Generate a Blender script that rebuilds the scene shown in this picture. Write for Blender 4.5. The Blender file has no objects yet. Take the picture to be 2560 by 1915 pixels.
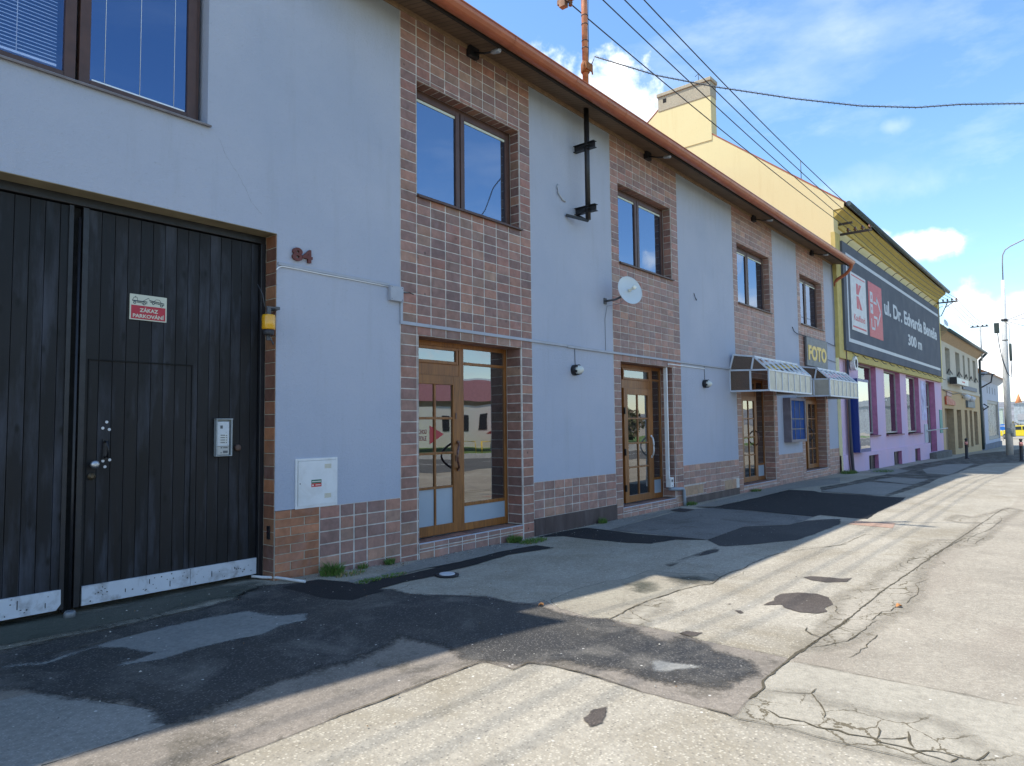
import bpy, bmesh, math, random
from mathutils import Vector, Matrix, noise
S = bpy.context.scene
C = S.collection
rnd = random.Random(7)
PI = math.pi

# ---------------------------------------------------------------- camera
cam_d = bpy.data.cameras.new('camera')
cam = bpy.data.objects.new('camera', cam_d)
C.objects.link(cam)
YAW, PITCH, ROLL = math.radians(39.733), math.radians(3.518), 0.01143
fw = Vector((math.cos(YAW) * math.cos(PITCH), math.sin(YAW) * math.cos(PITCH), math.sin(PITCH)))
r0 = Vector((math.sin(YAW), -math.cos(YAW), 0))
u0 = r0.cross(fw)
rt = r0 * math.cos(ROLL) - u0 * math.sin(ROLL)
up = r0 * math.sin(ROLL) + u0 * math.cos(ROLL)
M = Matrix((rt, up, -fw)).transposed().to_4x4()
M.translation = Vector((0, -6.2875, 1.5))
cam.matrix_world = M
cam_d.sensor_width = 36
cam_d.sensor_fit = 'HORIZONTAL'
cam_d.lens = 0.68 * 36
cam_d.clip_start = .05
cam_d.clip_end = 4000
S.camera = cam

# ---------------------------------------------------------------- sun, sky, exposure
SUNV = Vector((-.36, .38, 1)).normalized()
SUN_EL = math.asin(SUNV.z)
sd = bpy.data.lights.new('sun', 'SUN')
sd.energy = 3.3
sd.angle = math.radians(.65)
sd.color = (1, .945, .85)
so = bpy.data.objects.new('sun', sd)
C.objects.link(so)
so.rotation_euler = SUNV.to_track_quat('Z', 'Y').to_euler()
so.location = (0, 0, 30)

W = bpy.data.worlds.new('World')
S.world = W
W.use_nodes = True
nt = W.node_tree
nt.nodes.clear()
def wn(t, **k):
    n = nt.nodes.new(t)
    for a, b in k.items(): setattr(n, a, b)
    return n
def wl(a, b): nt.links.new(a, b)
def wmath(op, a, b=None, clamp=False):
    n = wn('ShaderNodeMath', operation=op, use_clamp=clamp)
    for i, v in enumerate((a, b)):
        if v is None: continue
        if isinstance(v, (int, float)): n.inputs[i].default_value = v
        else: wl(v, n.inputs[i])
    return n.outputs[0]
sky = wn('ShaderNodeTexSky', sky_type='NISHITA')
sky.sun_disc = False
sky.sun_elevation = SUN_EL
sky.sun_rotation = math.atan2(SUNV.x, SUNV.y)
sky.air_density = 1.0
sky.dust_density = .4
sky.ozone_density = 2.2
tc = wn('ShaderNodeTexCoord')
dirv = tc.outputs['Generated']
hs = wn('ShaderNodeHueSaturation')
hs.inputs['Saturation'].default_value = 1.13
hs.inputs['Hue'].default_value = .497
hs.inputs['Value'].default_value = .98
wl(sky.outputs[0], hs.inputs['Color'])
n1 = wn('ShaderNodeTexNoise'); n1.inputs['Scale'].default_value = 5.5; n1.inputs['Detail'].default_value = 7; n1.inputs['Roughness'].default_value = .6
n2 = wn('ShaderNodeTexNoise'); n2.inputs['Scale'].default_value = 16; n2.inputs['Detail'].default_value = 5; n2.inputs['Roughness'].default_value = .55
wl(dirv, n1.inputs['Vector']); wl(dirv, n2.inputs['Vector'])
n5 = wn('ShaderNodeTexNoise'); n5.inputs['Scale'].default_value = 42; n5.inputs['Detail'].default_value = 5; n5.inputs['Roughness'].default_value = .6
wl(dirv, n5.inputs['Vector'])
nz = wmath('ADD', wmath('MULTIPLY', wmath('SUBTRACT', n5.outputs[0], .5), 1.0), wmath('ADD', wmath('MULTIPLY', wmath('SUBTRACT', n1.outputs[0], .5), 2.2), wmath('MULTIPLY', wmath('SUBTRACT', n2.outputs[0], .5), 1.3)))
# cumulus banks: centre direction (azimuth from +X towards +Y, elevation), half sizes in radians, hardness
def blob(az, el, a, b, soft=.45, gain=1.0):
    az, el = math.radians(az), math.radians(el)
    d = Vector((math.cos(az) * math.cos(el), math.sin(az) * math.cos(el), math.sin(el)))
    r = Vector((math.sin(az), -math.cos(az), 0)); u = r.cross(d)
    o = []
    for v, s in ((r, a), (u, b)):
        n = wn('ShaderNodeVectorMath', operation='DOT_PRODUCT'); n.inputs[1].default_value = v / s
        wl(dirv, n.inputs[0])
        o.append(wmath('POWER', wmath('SUBTRACT', n.outputs['Value'], d.dot(v) / s), 2))
    f = wn('ShaderNodeVectorMath', operation='DOT_PRODUCT'); f.inputs[1].default_value = d
    wl(dirv, f.inputs[0])
    dist = wmath('SQRT', wmath('ADD', o[0], o[1]))
    v = wmath('SUBTRACT', 1.0, dist)
    v = wmath('ADD', v, wmath('MULTIPLY', nz, .8))
    mr = wn('ShaderNodeMapRange', interpolation_type='SMOOTHSTEP')
    mr.inputs['From Min'].default_value = 0; mr.inputs['From Max'].default_value = soft
    mr.inputs['To Max'].default_value = gain
    wl(v, mr.inputs['Value'])
    return wmath('MULTIPLY', mr.outputs[0], wmath('GREATER_THAN', f.outputs['Value'], 0))
BL = [(32.2, 24.2, .125, .075, .5, 1), (36.8, 26.5, .06, .05, .5, 1), (29, 21, .10, .05, .6, .9),
      (9.3, 12.3, .050, .020, .6, .85), (12.4, 13.3, .03, .014, .5, .7), (6.2, 7.6, .036, .032, .45, 1), (3.3, 7.2, .040, .030, .45, 1), (4.8, 4.0, .13, .050, .6, .95),
      (10.2, 20.7, .024, .012, 1.1, .4), (12, 17, .10, .03, 1.4, .3),
      (-48, 9, .22, .07, .5, 1), (-18, 8, .16, .05, .5, 1), (-24, 13.5, .075, .05, .5, 1), (-85, 6, .25, .04, .5, 1), (-115, 9, .3, .07, .5, 1), (150, 12, .4, .1, .5, 1), (80, 40, .3, .12, .6, .8), (-150, 25, .35, .12, .6, .8)]
mask = None
for b in BL:
    m_ = blob(*b)
    mask = m_ if mask is None else wmath('MAXIMUM', mask, m_)
# thin streaks
wv = wn('ShaderNodeMapping'); wv.inputs['Scale'].default_value = (1.2, 2.6, 7); wv.inputs['Rotation'].default_value = (.3, .5, .6)
wl(dirv, wv.inputs[0])
n3 = wn('ShaderNodeTexNoise'); n3.inputs['Scale'].default_value = 1.6; n3.inputs['Detail'].default_value = 8; n3.inputs['Roughness'].default_value = .62
wl(wv.outputs[0], n3.inputs['Vector'])
mr = wn('ShaderNodeMapRange'); mr.inputs['From Min'].default_value = .5; mr.inputs['From Max'].default_value = .8; mr.inputs['To Max'].default_value = .28
wl(n3.outputs[0], mr.inputs['Value'])
mask = wmath('MAXIMUM', mask, mr.outputs[0])
# shaded cloud undersides
n4 = wn('ShaderNodeTexNoise'); n4.inputs['Scale'].default_value = 9; n4.inputs['Detail'].default_value = 4
wl(dirv, n4.inputs['Vector'])
cc = wn('ShaderNodeValToRGB')
cc.color_ramp.elements[0].position = .38; cc.color_ramp.elements[0].color = (3.3, 3.9, 4.7, 1)
cc.color_ramp.elements[1].position = .62; cc.color_ramp.elements[1].color = (6.2, 6.3, 6.3, 1)
wl(n4.outputs[0], cc.inputs[0])
mx = wn('ShaderNodeMix', data_type='RGBA')
wl(mask, mx.inputs[0]); wl(hs.outputs[0], mx.inputs[6]); wl(cc.outputs[0], mx.inputs[7])
bg = wn('ShaderNodeBackground'); bg.inputs['Strength'].default_value = .15
wl(mx.outputs[2], bg.inputs['Color'])
wo = wn('ShaderNodeOutputWorld'); wl(bg.outputs[0], wo.inputs[0])

S.view_settings.view_transform = 'Standard'
S.view_settings.look = 'None'
S.view_settings.gamma = 1
S.view_settings.exposure = 1.0
S.render.engine = 'CYCLES'
S.cycles.max_bounces = 8
S.cycles.transparent_max_bounces = 12

# ---------------------------------------------------------------- ground height
HX = [(-1e3, 0), (4, 0), (6, -.1), (23, -.12), (27, -.22), (40, -.36), (62, -.7), (80, -.8), (1e4, -.8)]
def gh(x):
    for (a, p), (b, q) in zip(HX, HX[1:]):
        if x <= b: return p + (q - p) * (x - a) / (b - a)
    return -.8

# ---------------------------------------------------------------- materials
MATS = {}
def nodes(m):
    m.use_nodes = True
    t = m.node_tree
    return t, t.nodes['Principled BSDF']
def nn(t, ty, ins=None, **k):
    n = t.nodes.new(ty)
    for a, b in k.items(): setattr(n, a, b)
    for a, b in (ins or {}).items():
        if hasattr(b, 'is_linked') or isinstance(b, bpy.types.NodeSocket): t.links.new(b, n.inputs[a])
        else: n.inputs[a].default_value = b
    return n
def mixc(t, f, a, b, mode='MIX'):
    n = t.nodes.new('ShaderNodeMix'); n.data_type = 'RGBA'; n.blend_type = mode
    for i, v in ((0, f), (6, a), (7, b)):
        if isinstance(v, bpy.types.NodeSocket): t.links.new(v, n.inputs[i])
        elif i == 0: n.inputs[0].default_value = v
        else: n.inputs[i].default_value = tuple(v)[:3] + (1,)
    return n.outputs[2]
def mathn(t, op, a, b=None, clamp=False):
    n = t.nodes.new('ShaderNodeMath'); n.operation = op; n.use_clamp = clamp
    for i, v in enumerate((a, b)):
        if v is None: continue
        if isinstance(v, bpy.types.NodeSocket): t.links.new(v, n.inputs[i])
        else: n.inputs[i].default_value = v
    return n.outputs[0]
def ramp(t, v, stops):
    n = t.nodes.new('ShaderNodeValToRGB'); t.links.new(v, n.inputs[0])
    e = n.color_ramp.elements
    while len(e) < len(stops): e.new(.5)
    for i, (p, c) in enumerate(stops):
        e[i].position = p; e[i].color = (c, c, c, 1) if isinstance(c, (int, float)) else tuple(c)[:3] + (1,)
    return n.outputs[0]
def coord(t, scale=(1, 1, 1), rot=(0, 0, 0)):
    g = t.nodes.new('ShaderNodeNewGeometry')
    m = nn(t, 'ShaderNodeMapping', {0: g.outputs['Position'], 'Scale': scale, 'Rotation': rot})
    return m.outputs[0]
def noise_(t, vec, scale, detail=4, rough=.55, dist=0):
    return nn(t, 'ShaderNodeTexNoise', {'Vector': vec, 'Scale': scale, 'Detail': detail, 'Roughness': rough, 'Distortion': dist}).outputs[0]
def pm(name, col, rough=.7, var=.12, vs=6, bump=.15, bs=60, metal=0, spec=.5, stretch=(1, 1, 1), attr=False, dirt=None, ds=1.5, coat=0):
    if name in MATS: return MATS[name]
    m = bpy.data.materials.new(name); MATS[name] = m
    t, p = nodes(m)
    v = coord(t, stretch)
    n = noise_(t, v, vs, 6)
    if attr:
        base = nn(t, 'ShaderNodeAttribute', attribute_name='Col').outputs[0]
    else: base = None
    k = ramp(t, n, [(.3, 1 - var), (.7, 1 + var)])
    c = mixc(t, 1.0, base if base is not None else col, k, 'MULTIPLY')
    if dirt:
        d = ramp(t, noise_(t, v, ds, 7, .65, .4), [(.5, 0.0), (.72, 1.0)])
        c = mixc(t, mathn(t, 'MULTIPLY', d, dirt[1]), c, dirt[0])
    t.links.new(c, p.inputs['Base Color'])
    r = ramp(t, noise_(t, v, vs * 2.3, 3), [(.3, max(0, rough - .08)), (.7, min(1, rough + .08))])
    t.links.new(r, p.inputs['Roughness'])
    p.inputs['Metallic'].default_value = metal
    p.inputs['Specular IOR Level'].default_value = spec
    p.inputs['Coat Weight'].default_value = coat
    if bump:
        b = nn(t, 'ShaderNodeBump', {'Strength': bump, 'Distance': .01, 'Height': noise_(t, v, bs, 3)})
        t.links.new(b.outputs[0], p.inputs['Normal'])
    return m
def glass(name, tint=(.75, .85, .9), refl=1.7, body=(.012, .016, .022), alpha=.55, gcol=(1, 1, 1), oneside=False):
    if name in MATS: return MATS[name]
    m = bpy.data.materials.new(name); MATS[name] = m
    m.use_nodes = True; t = m.node_tree; t.nodes.clear()
    o = t.nodes.new('ShaderNodeOutputMaterial')
    fr = nn(t, 'ShaderNodeFresnel', {'IOR': refl})
    ff = fr.outputs[0]
    if oneside: ff = mathn(t, 'MULTIPLY', ff, mathn(t, 'SUBTRACT', 1.0, t.nodes.new('ShaderNodeNewGeometry').outputs['Backfacing']))
    wob = nn(t, 'ShaderNodeBump', {'Strength': .05, 'Distance': .05, 'Height': noise_(t, coord(t), 1.3, 1)})
    gl = nn(t, 'ShaderNodeBsdfGlossy', {'Roughness': .01, 'Color': tuple(gcol) + (1,), 'Normal': wob.outputs[0]})
    tr = nn(t, 'ShaderNodeBsdfTransparent', {'Color': tuple(tint) + (1,)})
    df = nn(t, 'ShaderNodeBsdfDiffuse', {'Color': tuple(body) + (1,)})
    a = nn(t, 'ShaderNodeMixShader', {0: 1 - alpha, 1: tr.outputs[0], 2: df.outputs[0]})
    b = nn(t, 'ShaderNodeMixShader', {0: ff, 1: a.outputs[0], 2: gl.outputs[0]})
    t.links.new(b.outputs[0], o.inputs[0])
    return m

def plaster(name, col, col2, bump=.5, col3=None):
    m = bpy.data.materials.new(name); MATS[name] = m
    t, p = nodes(m); v = coord(t)
    big = noise_(t, v, .55, 5, .6, .3)
    c = mixc(t, ramp(t, big, [(.35, 0.0), (.65, 1.0)]), col, col2)
    st = noise_(t, coord(t, (3.2, 3.2, .35)), 1.6, 6, .65)
    c = mixc(t, mathn(t, 'MULTIPLY', ramp(t, st, [(.54, 0.0), (.75, 1.0)]), .16), c, col3 or (.3, .29, .27))
    sp = noise_(t, v, 26, 4, .7)
    c = mixc(t, mathn(t, 'MULTIPLY', ramp(t, sp, [(.6, 0.0), (.72, 1.0)]), .32), c, (.24, .25, .28))
    if col3:
        z = nn(t, 'ShaderNodeSeparateXYZ', {0: v}).outputs[2]
        g = nn(t, 'ShaderNodeMapRange', {'Value': mathn(t, 'ADD', z, mathn(t, 'MULTIPLY', noise_(t, coord(t, (2.5, 2.5, .5)), 2.4, 6, .7), .9)), 'From Min': 6.35, 'From Max': 7.35}).outputs[0]
        c = mixc(t, mathn(t, 'MULTIPLY', g, .55), c, col3)  # upper wall blends towards the third colour with a streaky edge
    t.links.new(c, p.inputs['Base Color'])
    p.inputs['Roughness'].default_value = .92
    h = mathn(t, 'ADD', noise_(t, v, 95, 5, .75), mathn(t, 'MULTIPLY', noise_(t, v, 30, 3), .8))
    b = nn(t, 'ShaderNodeBump', {'Strength': bump, 'Distance': .02, 'Height': h})
    t.links.new(b.outputs[0], p.inputs['Normal'])
    return m

def pavement(name, c1, c2, agg=.5, stain=None, dark=None, rough=.9, dscale=1.1, dth=(.5, .62), bump=.45, aggs=75, light=(.62, .6, .54), soft=None, craze=None):
    """aged concrete or asphalt: large tone patches, aggregate grains, soft stains"""
    m = bpy.data.materials.new(name); MATS[name] = m
    t, p = nodes(m); v = coord(t)
    c = mixc(t, ramp(t, noise_(t, v, .9, 7, .62, .3), [(.36, 0.0), (.64, 1.0)]), c1, c2)
    # fine mottle
    c = mixc(t, 1.0, c, ramp(t, noise_(t, v, 22, 6, .72), [(.3, .78), (.7, 1.2)]), 'MULTIPLY')
    if dark:
        d = noise_(t, v, dscale, 9, .68, .5)
        fine = noise_(t, v, 34, 5, .8)
        dd = ramp(t, mathn(t, 'ADD', d, mathn(t, 'MULTIPLY', mathn(t, 'SUBTRACT', fine, .5), .22)), [(dth[0], 0.0), (dth[1], 1.0)])
        c = mixc(t, dd, c, dark)
    if stain:
        s = ramp(t, noise_(t, coord(t, (.5, 2.2, 1)), .8, 6, .6, .2), [(.5, 0.0), (.7, 1.0)])
        c = mixc(t, mathn(t, 'MULTIPLY', s, stain[1]), c, stain[0])
    vo = nn(t, 'ShaderNodeTexVoronoi', {'Vector': v, 'Scale': aggs})
    gr = nn(t, 'ShaderNodeSeparateColor', {0: vo.outputs['Color']}).outputs[0]
    dk = ramp(t, gr, [(.0, 0.0), (.6, 0.0), (.78, 1.0)])
    inn = ramp(t, vo.outputs['Distance'], [(.25, 1.0), (.5, 0.0)])
    c = mixc(t, mathn(t, 'MULTIPLY', mathn(t, 'MULTIPLY', dk, inn), agg * .75), c, light)
    lk = ramp(t, gr, [(.08, 1.0), (.22, 0.0), (1, 0.0)])
    c = mixc(t, mathn(t, 'MULTIPLY', mathn(t, 'MULTIPLY', lk, inn), agg * .6), c, (.07, .065, .06))
    if craze:
        nz_ = nn(t, 'ShaderNodeTexNoise', {'Vector': v, 'Scale': 5.0, 'Detail': 5.0, 'Roughness': .65}).outputs['Color']
        dv = nn(t, 'ShaderNodeVectorMath', {0: nz_, 1: (.16, .16, .16)}, operation='MULTIPLY').outputs[0]
        vv = nn(t, 'ShaderNodeVectorMath', {0: v, 1: dv}, operation='ADD').outputs[0]
        vv = nn(t, 'ShaderNodeMapping', {0: vv, 'Scale': (1.0, 1.0, 1.0)}).outputs[0]
        ce = nn(t, 'ShaderNodeTexVoronoi', {'Vector': vv, 'Scale': craze[0]}, feature='DISTANCE_TO_EDGE').outputs['Distance']
        wv_ = ramp(t, noise_(t, v, 2.3, 5, .7), [(craze[3], .0), (craze[3] + .2, 1.0)])
        ed = mathn(t, 'LESS_THAN', ce, mathn(t, 'MULTIPLY', mathn(t, 'ADD', mathn(t, 'MULTIPLY', noise_(t, v, 30, 4, .7), .9), .1), mathn(t, 'MULTIPLY', wv_, craze[1])))
        c = mixc(t, mathn(t, 'MULTIPLY', ed, .85), c, craze[2])
    # rare bright chips
    v2 = nn(t, 'ShaderNodeTexVoronoi', {'Vector': v, 'Scale': 17, 'Randomness': 1})
    g2 = nn(t, 'ShaderNodeSeparateColor', {0: v2.outputs['Color']}).outputs[1]
    ch = mathn(t, 'MULTIPLY', ramp(t, g2, [(.9, 0.0), (.93, 1.0)]), ramp(t, v2.outputs['Distance'], [(.1, 1.0), (.16, 0.0)]))
    c = mixc(t, mathn(t, 'MULTIPLY', ch, .7), c, (.75, .72, .64))
    t.links.new(c, p.inputs['Base Color'])
    p.inputs['Roughness'].default_value = rough
    p.inputs['Specular IOR Level'].default_value = .35
    h = mathn(t, 'ADD', mathn(t, 'MULTIPLY', vo.outputs['Distance'], -.8), noise_(t, v, 40, 6, .7))
    b = nn(t, 'ShaderNodeBump', {'Strength': bump, 'Distance': .008, 'Height': h})
    t.links.new(b.outputs[0], p.inputs['Normal'])
    if soft:
        sdv = nn(t, 'ShaderNodeAttribute', attribute_name='sd').outputs['Fac']
        e = mathn(t, 'ADD', sdv, mathn(t, 'MULTIPLY', mathn(t, 'SUBTRACT', noise_(t, v, soft[1], 10, .72, .4), .5), soft[0]))
        if len(soft) > 3: e = mathn(t, 'ADD', e, mathn(t, 'MULTIPLY', mathn(t, 'SUBTRACT', noise_(t, v, 45, 4, .7), .5), soft[3]))
        a_ = nn(t, 'ShaderNodeMapRange', {'Value': e, 'From Min': -soft[2], 'From Max': soft[2]}, clamp=True).outputs[0]
        t.links.new(a_, p.inputs['Alpha'])
    return m

def wood_dark():
    m = bpy.data.materials.new('gate_boards'); MATS['gate_boards'] = m
    t, p = nodes(m)
    v = coord(t)
    x = nn(t, 'ShaderNodeSeparateXYZ', {0: v}).outputs[0]
    cell = mathn(t, 'FLOOR', mathn(t, 'DIVIDE', mathn(t, 'SUBTRACT', x, 2.2), .1075))
    wn_ = nn(t, 'ShaderNodeTexWhiteNoise', {'W': cell}, noise_dimensions='1D').outputs[0]
    off = nn(t, 'ShaderNodeCombineXYZ', {0: v, 2: 0.0})
    vv = nn(t, 'ShaderNodeVectorMath', {0: coord(t, (16, 16, .9)), 1: nn(t, 'ShaderNodeCombineXYZ', {0: mathn(t, 'MULTIPLY', wn_, 40), 2: mathn(t, 'MULTIPLY', wn_, 17)}).outputs[0]}, operation='ADD').outputs[0]
    grain = noise_(t, vv, 1.0, 8, .7, .6)
    c = mixc(t, ramp(t, grain, [(.3, 0.0), (.7, 1.0)]), (.0035, .0035, .0045), (.012, .0122, .0145))
    c = mixc(t, ramp(t, wn_, [(.2, 0.0), (1, .5)]), c, (.016, .014, .0145))
    fade = ramp(t, noise_(t, nn(t, 'ShaderNodeVectorMath', {0: coord(t, (5, 5, .9)), 1: nn(t, 'ShaderNodeCombineXYZ', {0: mathn(t, 'MULTIPLY', wn_, 9)}).outputs[0]}, operation='ADD').outputs[0], 1.1, 5, .6), [(.5, 0.0), (.7, 1.0)])
    c = mixc(t, mathn(t, 'MULTIPLY', fade, .75), c, (.05, .055, .072))
    kn = nn(t, 'ShaderNodeTexVoronoi', {'Vector': coord(t, (7, 7, 3.2)), 'Scale': 1.0})
    c = mixc(t, ramp(t, kn.outputs['Distance'], [(.05, 1.0), (.16, 0.0)]), c, (.003, .003, .003))
    c = mixc(t, 1.0, c, ramp(t, noise_(t, coord(t), 1.1, 5, .6), [(.3, .55), (.7, 1.35)]), 'MULTIPLY')
    t.links.new(c, p.inputs['Base Color'])
    t.links.new(ramp(t, grain, [(.3, .42), (.7, .62)]), p.inputs['Roughness']); p.inputs['Specular IOR Level'].default_value = .3
    b = nn(t, 'ShaderNodeBump', {'Strength': .35, 'Distance': .006, 'Height': grain})
    t.links.new(b.outputs[0], p.inputs['Normal'])
    return m
def wood_oak():
    m = bpy.data.materials.new('oak_frame'); MATS['oak_frame'] = m
    t, p = nodes(m)
    g = noise_(t, coord(t, (26, 26, 2.2)), 1.0, 7, .65, .8)
    c = mixc(t, ramp(t, g, [(.3, 0.0), (.68, 1.0)]), (.15, .052, .011), (.33, .13, .028))
    c = mixc(t, 1.0, c, ramp(t, noise_(t, coord(t), 1.2, 3), [(.3, .8), (.7, 1.12)]), 'MULTIPLY')
    t.links.new(c, p.inputs['Base Color'])
    p.inputs['Roughness'].default_value = .42
    b = nn(t, 'ShaderNodeBump', {'Strength': .12, 'Distance': .004, 'Height': g})
    t.links.new(b.outputs[0], p.inputs['Normal'])
    return m
def tile_mat(name, rough=.55):
    m = bpy.data.materials.new(name); MATS[name] = m
    t, p = nodes(m); v = coord(t)
    base = nn(t, 'ShaderNodeAttribute', attribute_name='Col').outputs[0]
    c = mixc(t, 1.0, base, ramp(t, noise_(t, v, 9, 6, .65, .4), [(.28, .74), (.72, 1.28)]), 'MULTIPLY')
    bl = ramp(t, noise_(t, coord(t, (1, 1, .6)), 3.2, 6, .6, .6), [(.52, 0.0), (.74, 1.0)])
    c = mixc(t, mathn(t, 'MULTIPLY', bl, .30), c, (.36, .27, .27))
    sp = nn(t, 'ShaderNodeTexVoronoi', {'Vector': v, 'Scale': 9})
    s1 = nn(t, 'ShaderNodeSeparateColor', {0: sp.outputs['Color']}).outputs[0]
    c = mixc(t, mathn(t, 'MULTIPLY', mathn(t, 'MULTIPLY', ramp(t, s1, [(.9, 0.0), (.93, 1.0)]), ramp(t, sp.outputs['Distance'], [(.08, 1.0), (.2, 0.0)])), .7), c, (.03, .02, .02))
    t.links.new(c, p.inputs['Base Color'])
    t.links.new(ramp(t, noise_(t, v, 14, 4), [(.3, rough - .12), (.7, rough + .15)]), p.inputs['Roughness'])
    b = nn(t, 'ShaderNodeBump', {'Strength': .25, 'Distance': .005, 'Height': noise_(t, v, 45, 4)})
    t.links.new(b.outputs[0], p.inputs['Normal'])
    return m
def ribbed(name, col, axis, pitch, depth=.6, rough=.5, metal=0):
    m = bpy.data.materials.new(name); MATS[name] = m
    t, p = nodes(m); v = coord(t)
    s = nn(t, 'ShaderNodeSeparateXYZ', {0: v}).outputs[axis]
    f = mathn(t, 'FRACT', mathn(t, 'DIVIDE', s, pitch))
    h = ramp(t, f, [(0, 0.0), (.1, 1.0), (.9, 1.0), (1, 0.0)])
    c = mixc(t, 1.0, col, ramp(t, noise_(t, v, 3, 6), [(.3, .75), (.7, 1.2)]), 'MULTIPLY')
    c = mixc(t, mathn(t, 'MULTIPLY', mathn(t, 'SUBTRACT', 1.0, h), depth), c, tuple(q * .2 for q in col))
    t.links.new(c, p.inputs['Base Color'])
    p.inputs['Roughness'].default_value = rough; p.inputs['Metallic'].default_value = metal
    b = nn(t, 'ShaderNodeBump', {'Strength': .6, 'Distance': .01, 'Height': h})
    t.links.new(b.outputs[0], p.inputs['Normal'])
    return m

# ---------------------------------------------------------------- mesh builder
ORG = {}
class MB:
    def __init__(s): s.v = []; s.f = []; s.m = []; s.c = []; s.sm = []
    def face(s, pts, mi=0, col=None, smooth=False):
        i = len(s.v); s.v += [tuple(p) for p in pts]; s.f.append(tuple(range(i, i + len(pts)))); s.m.append(mi); s.c.append(col); s.sm.append(smooth)
    def box(s, x0, x1, y0, y1, z0, z1, mi=0, col=None, skip=''):
        if x0 > x1: x0, x1 = x1, x0
        if y0 > y1: y0, y1 = y1, y0
        if z0 > z1: z0, z1 = z1, z0
        i = len(s.v)
        s.v += [(x0, y0, z0), (x1, y0, z0), (x1, y1, z0), (x0, y1, z0), (x0, y0, z1), (x1, y0, z1), (x1, y1, z1), (x0, y1, z1)]
        F = {'b': (0, 3, 2, 1), 't': (4, 5, 6, 7), 'f': (0, 1, 5, 4), 'r': (1, 2, 6, 5), 'k': (2, 3, 7, 6), 'l': (3, 0, 4, 7)}
        for k, q in F.items():
            if k in skip: continue
            s.f.append(tuple(i + a for a in q)); s.m.append(mi); s.c.append(col); s.sm.append(False)
        return s
    def obox(s, M, sx, sy, sz, mi=0, col=None):
        """box centred at M with half sizes"""
        i = len(s.v)
        for x, y, z in ((-1, -1, -1), (1, -1, -1), (1, 1, -1), (-1, 1, -1), (-1, -1, 1), (1, -1, 1), (1, 1, 1), (-1, 1, 1)):
            s.v.append(tuple(M @ Vector((x * sx, y * sy, z * sz))))
        for q in ((0, 3, 2, 1), (4, 5, 6, 7), (0, 1, 5, 4), (1, 2, 6, 5), (2, 3, 7, 6), (3, 0, 4, 7)):
            s.f.append(tuple(i + a for a in q)); s.m.append(mi); s.c.append(col); s.sm.append(False)
        return s
    def beam(s, a, b, w, h, mi=0):
        a, b = Vector(a), Vector(b); d = b - a
        q = d.to_track_quat('X', 'Z').to_matrix().to_4x4(); q.translation = (a + b) / 2
        return s.obox(q, d.length / 2, w / 2, h / 2, mi)
    def prism(s, poly, axis, a, b, mi=0, caps=True):
        """poly: 2D outline in the plane normal to axis, extruded a..b"""
        def P(u, v, w): return {'x': (w, u, v), 'y': (u, w, v), 'z': (u, v, w)}[axis]
        n = len(poly); i = len(s.v)
        s.v += [P(u, v, a) for u, v in poly] + [P(u, v, b) for u, v in poly]
        for k in range(n):
            j = (k + 1) % n
            s.f.append((i + k, i + j, i + n + j, i + n + k)); s.m.append(mi); s.c.append(None); s.sm.append(False)
        if caps:
            for q in (tuple(i + k for k in reversed(range(n))), tuple(i + n + k for k in range(n))):
                s.f.append(q); s.m.append(mi); s.c.append(None); s.sm.append(False)
        return s
    def tube(s, pts, r, n=8, mi=0, caps=True, smooth=True):
        pts = [Vector(p) for p in pts]
        rs = r if isinstance(r, (list, tuple)) else [r] * len(pts)
        rings = []
        ref = None
        for k, p in enumerate(pts):
            d = (pts[min(k + 1, len(pts) - 1)] - pts[max(k - 1, 0)]).normalized()
            if ref is None:
                ref = Vector((0, 0, 1)) if abs(d.z) < .9 else Vector((1, 0, 0))
            a = d.cross(ref)
            if a.length < 1e-4: a = d.cross(Vector((.3, 1, .2)))
            a.normalize(); b = d.cross(a).normalized()
            ref = -a.cross(d).normalized() if False else b.cross(a).cross(b).length and ref
            i = len(s.v)
            for j in range(n):
                t = 2 * PI * j / n
                s.v.append(tuple(p + (a * math.cos(t) + b * math.sin(t)) * rs[k]))
            rings.append(i)
        for a, b in zip(rings, rings[1:]):
            for j in range(n):
                s.f.append((a + j, a + (j + 1) % n, b + (j + 1) % n, b + j)); s.m.append(mi); s.c.append(None); s.sm.append(smooth)
        if caps:
            s.f.append(tuple(rings[0] + j for j in reversed(range(n)))); s.m.append(mi); s.c.append(None); s.sm.append(False)
            s.f.append(tuple(rings[-1] + j for j in range(n))); s.m.append(mi); s.c.append(None); s.sm.append(False)
        return s
    def lathe(s, base, axis, prof, n=20, mi=0):
        """prof: (distance along axis, radius)"""
        ax = Vector(axis).normalized(); a = ax.orthogonal().normalized(); b = ax.cross(a)
        rings = []
        for h, r in prof:
            i = len(s.v); rings.append(i)
            for j in range(n):
                t = 2 * PI * j / n
                s.v.append(tuple(Vector(base) + ax * h + (a * math.cos(t) + b * math.sin(t)) * r))
        for p, q in zip(rings, rings[1:]):
            for j in range(n):
                s.f.append((p + j, p + (j + 1) % n, q + (j + 1) % n, q + j)); s.m.append(mi); s.c.append(None); s.sm.append(True)
        s.f.append(tuple(rings[0] + j for j in reversed(range(n)))); s.m.append(mi); s.c.append(None); s.sm.append(False)
        s.f.append(tuple(rings[-1] + j for j in range(n))); s.m.append(mi); s.c.append(None); s.sm.append(False)
        return s
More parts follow.
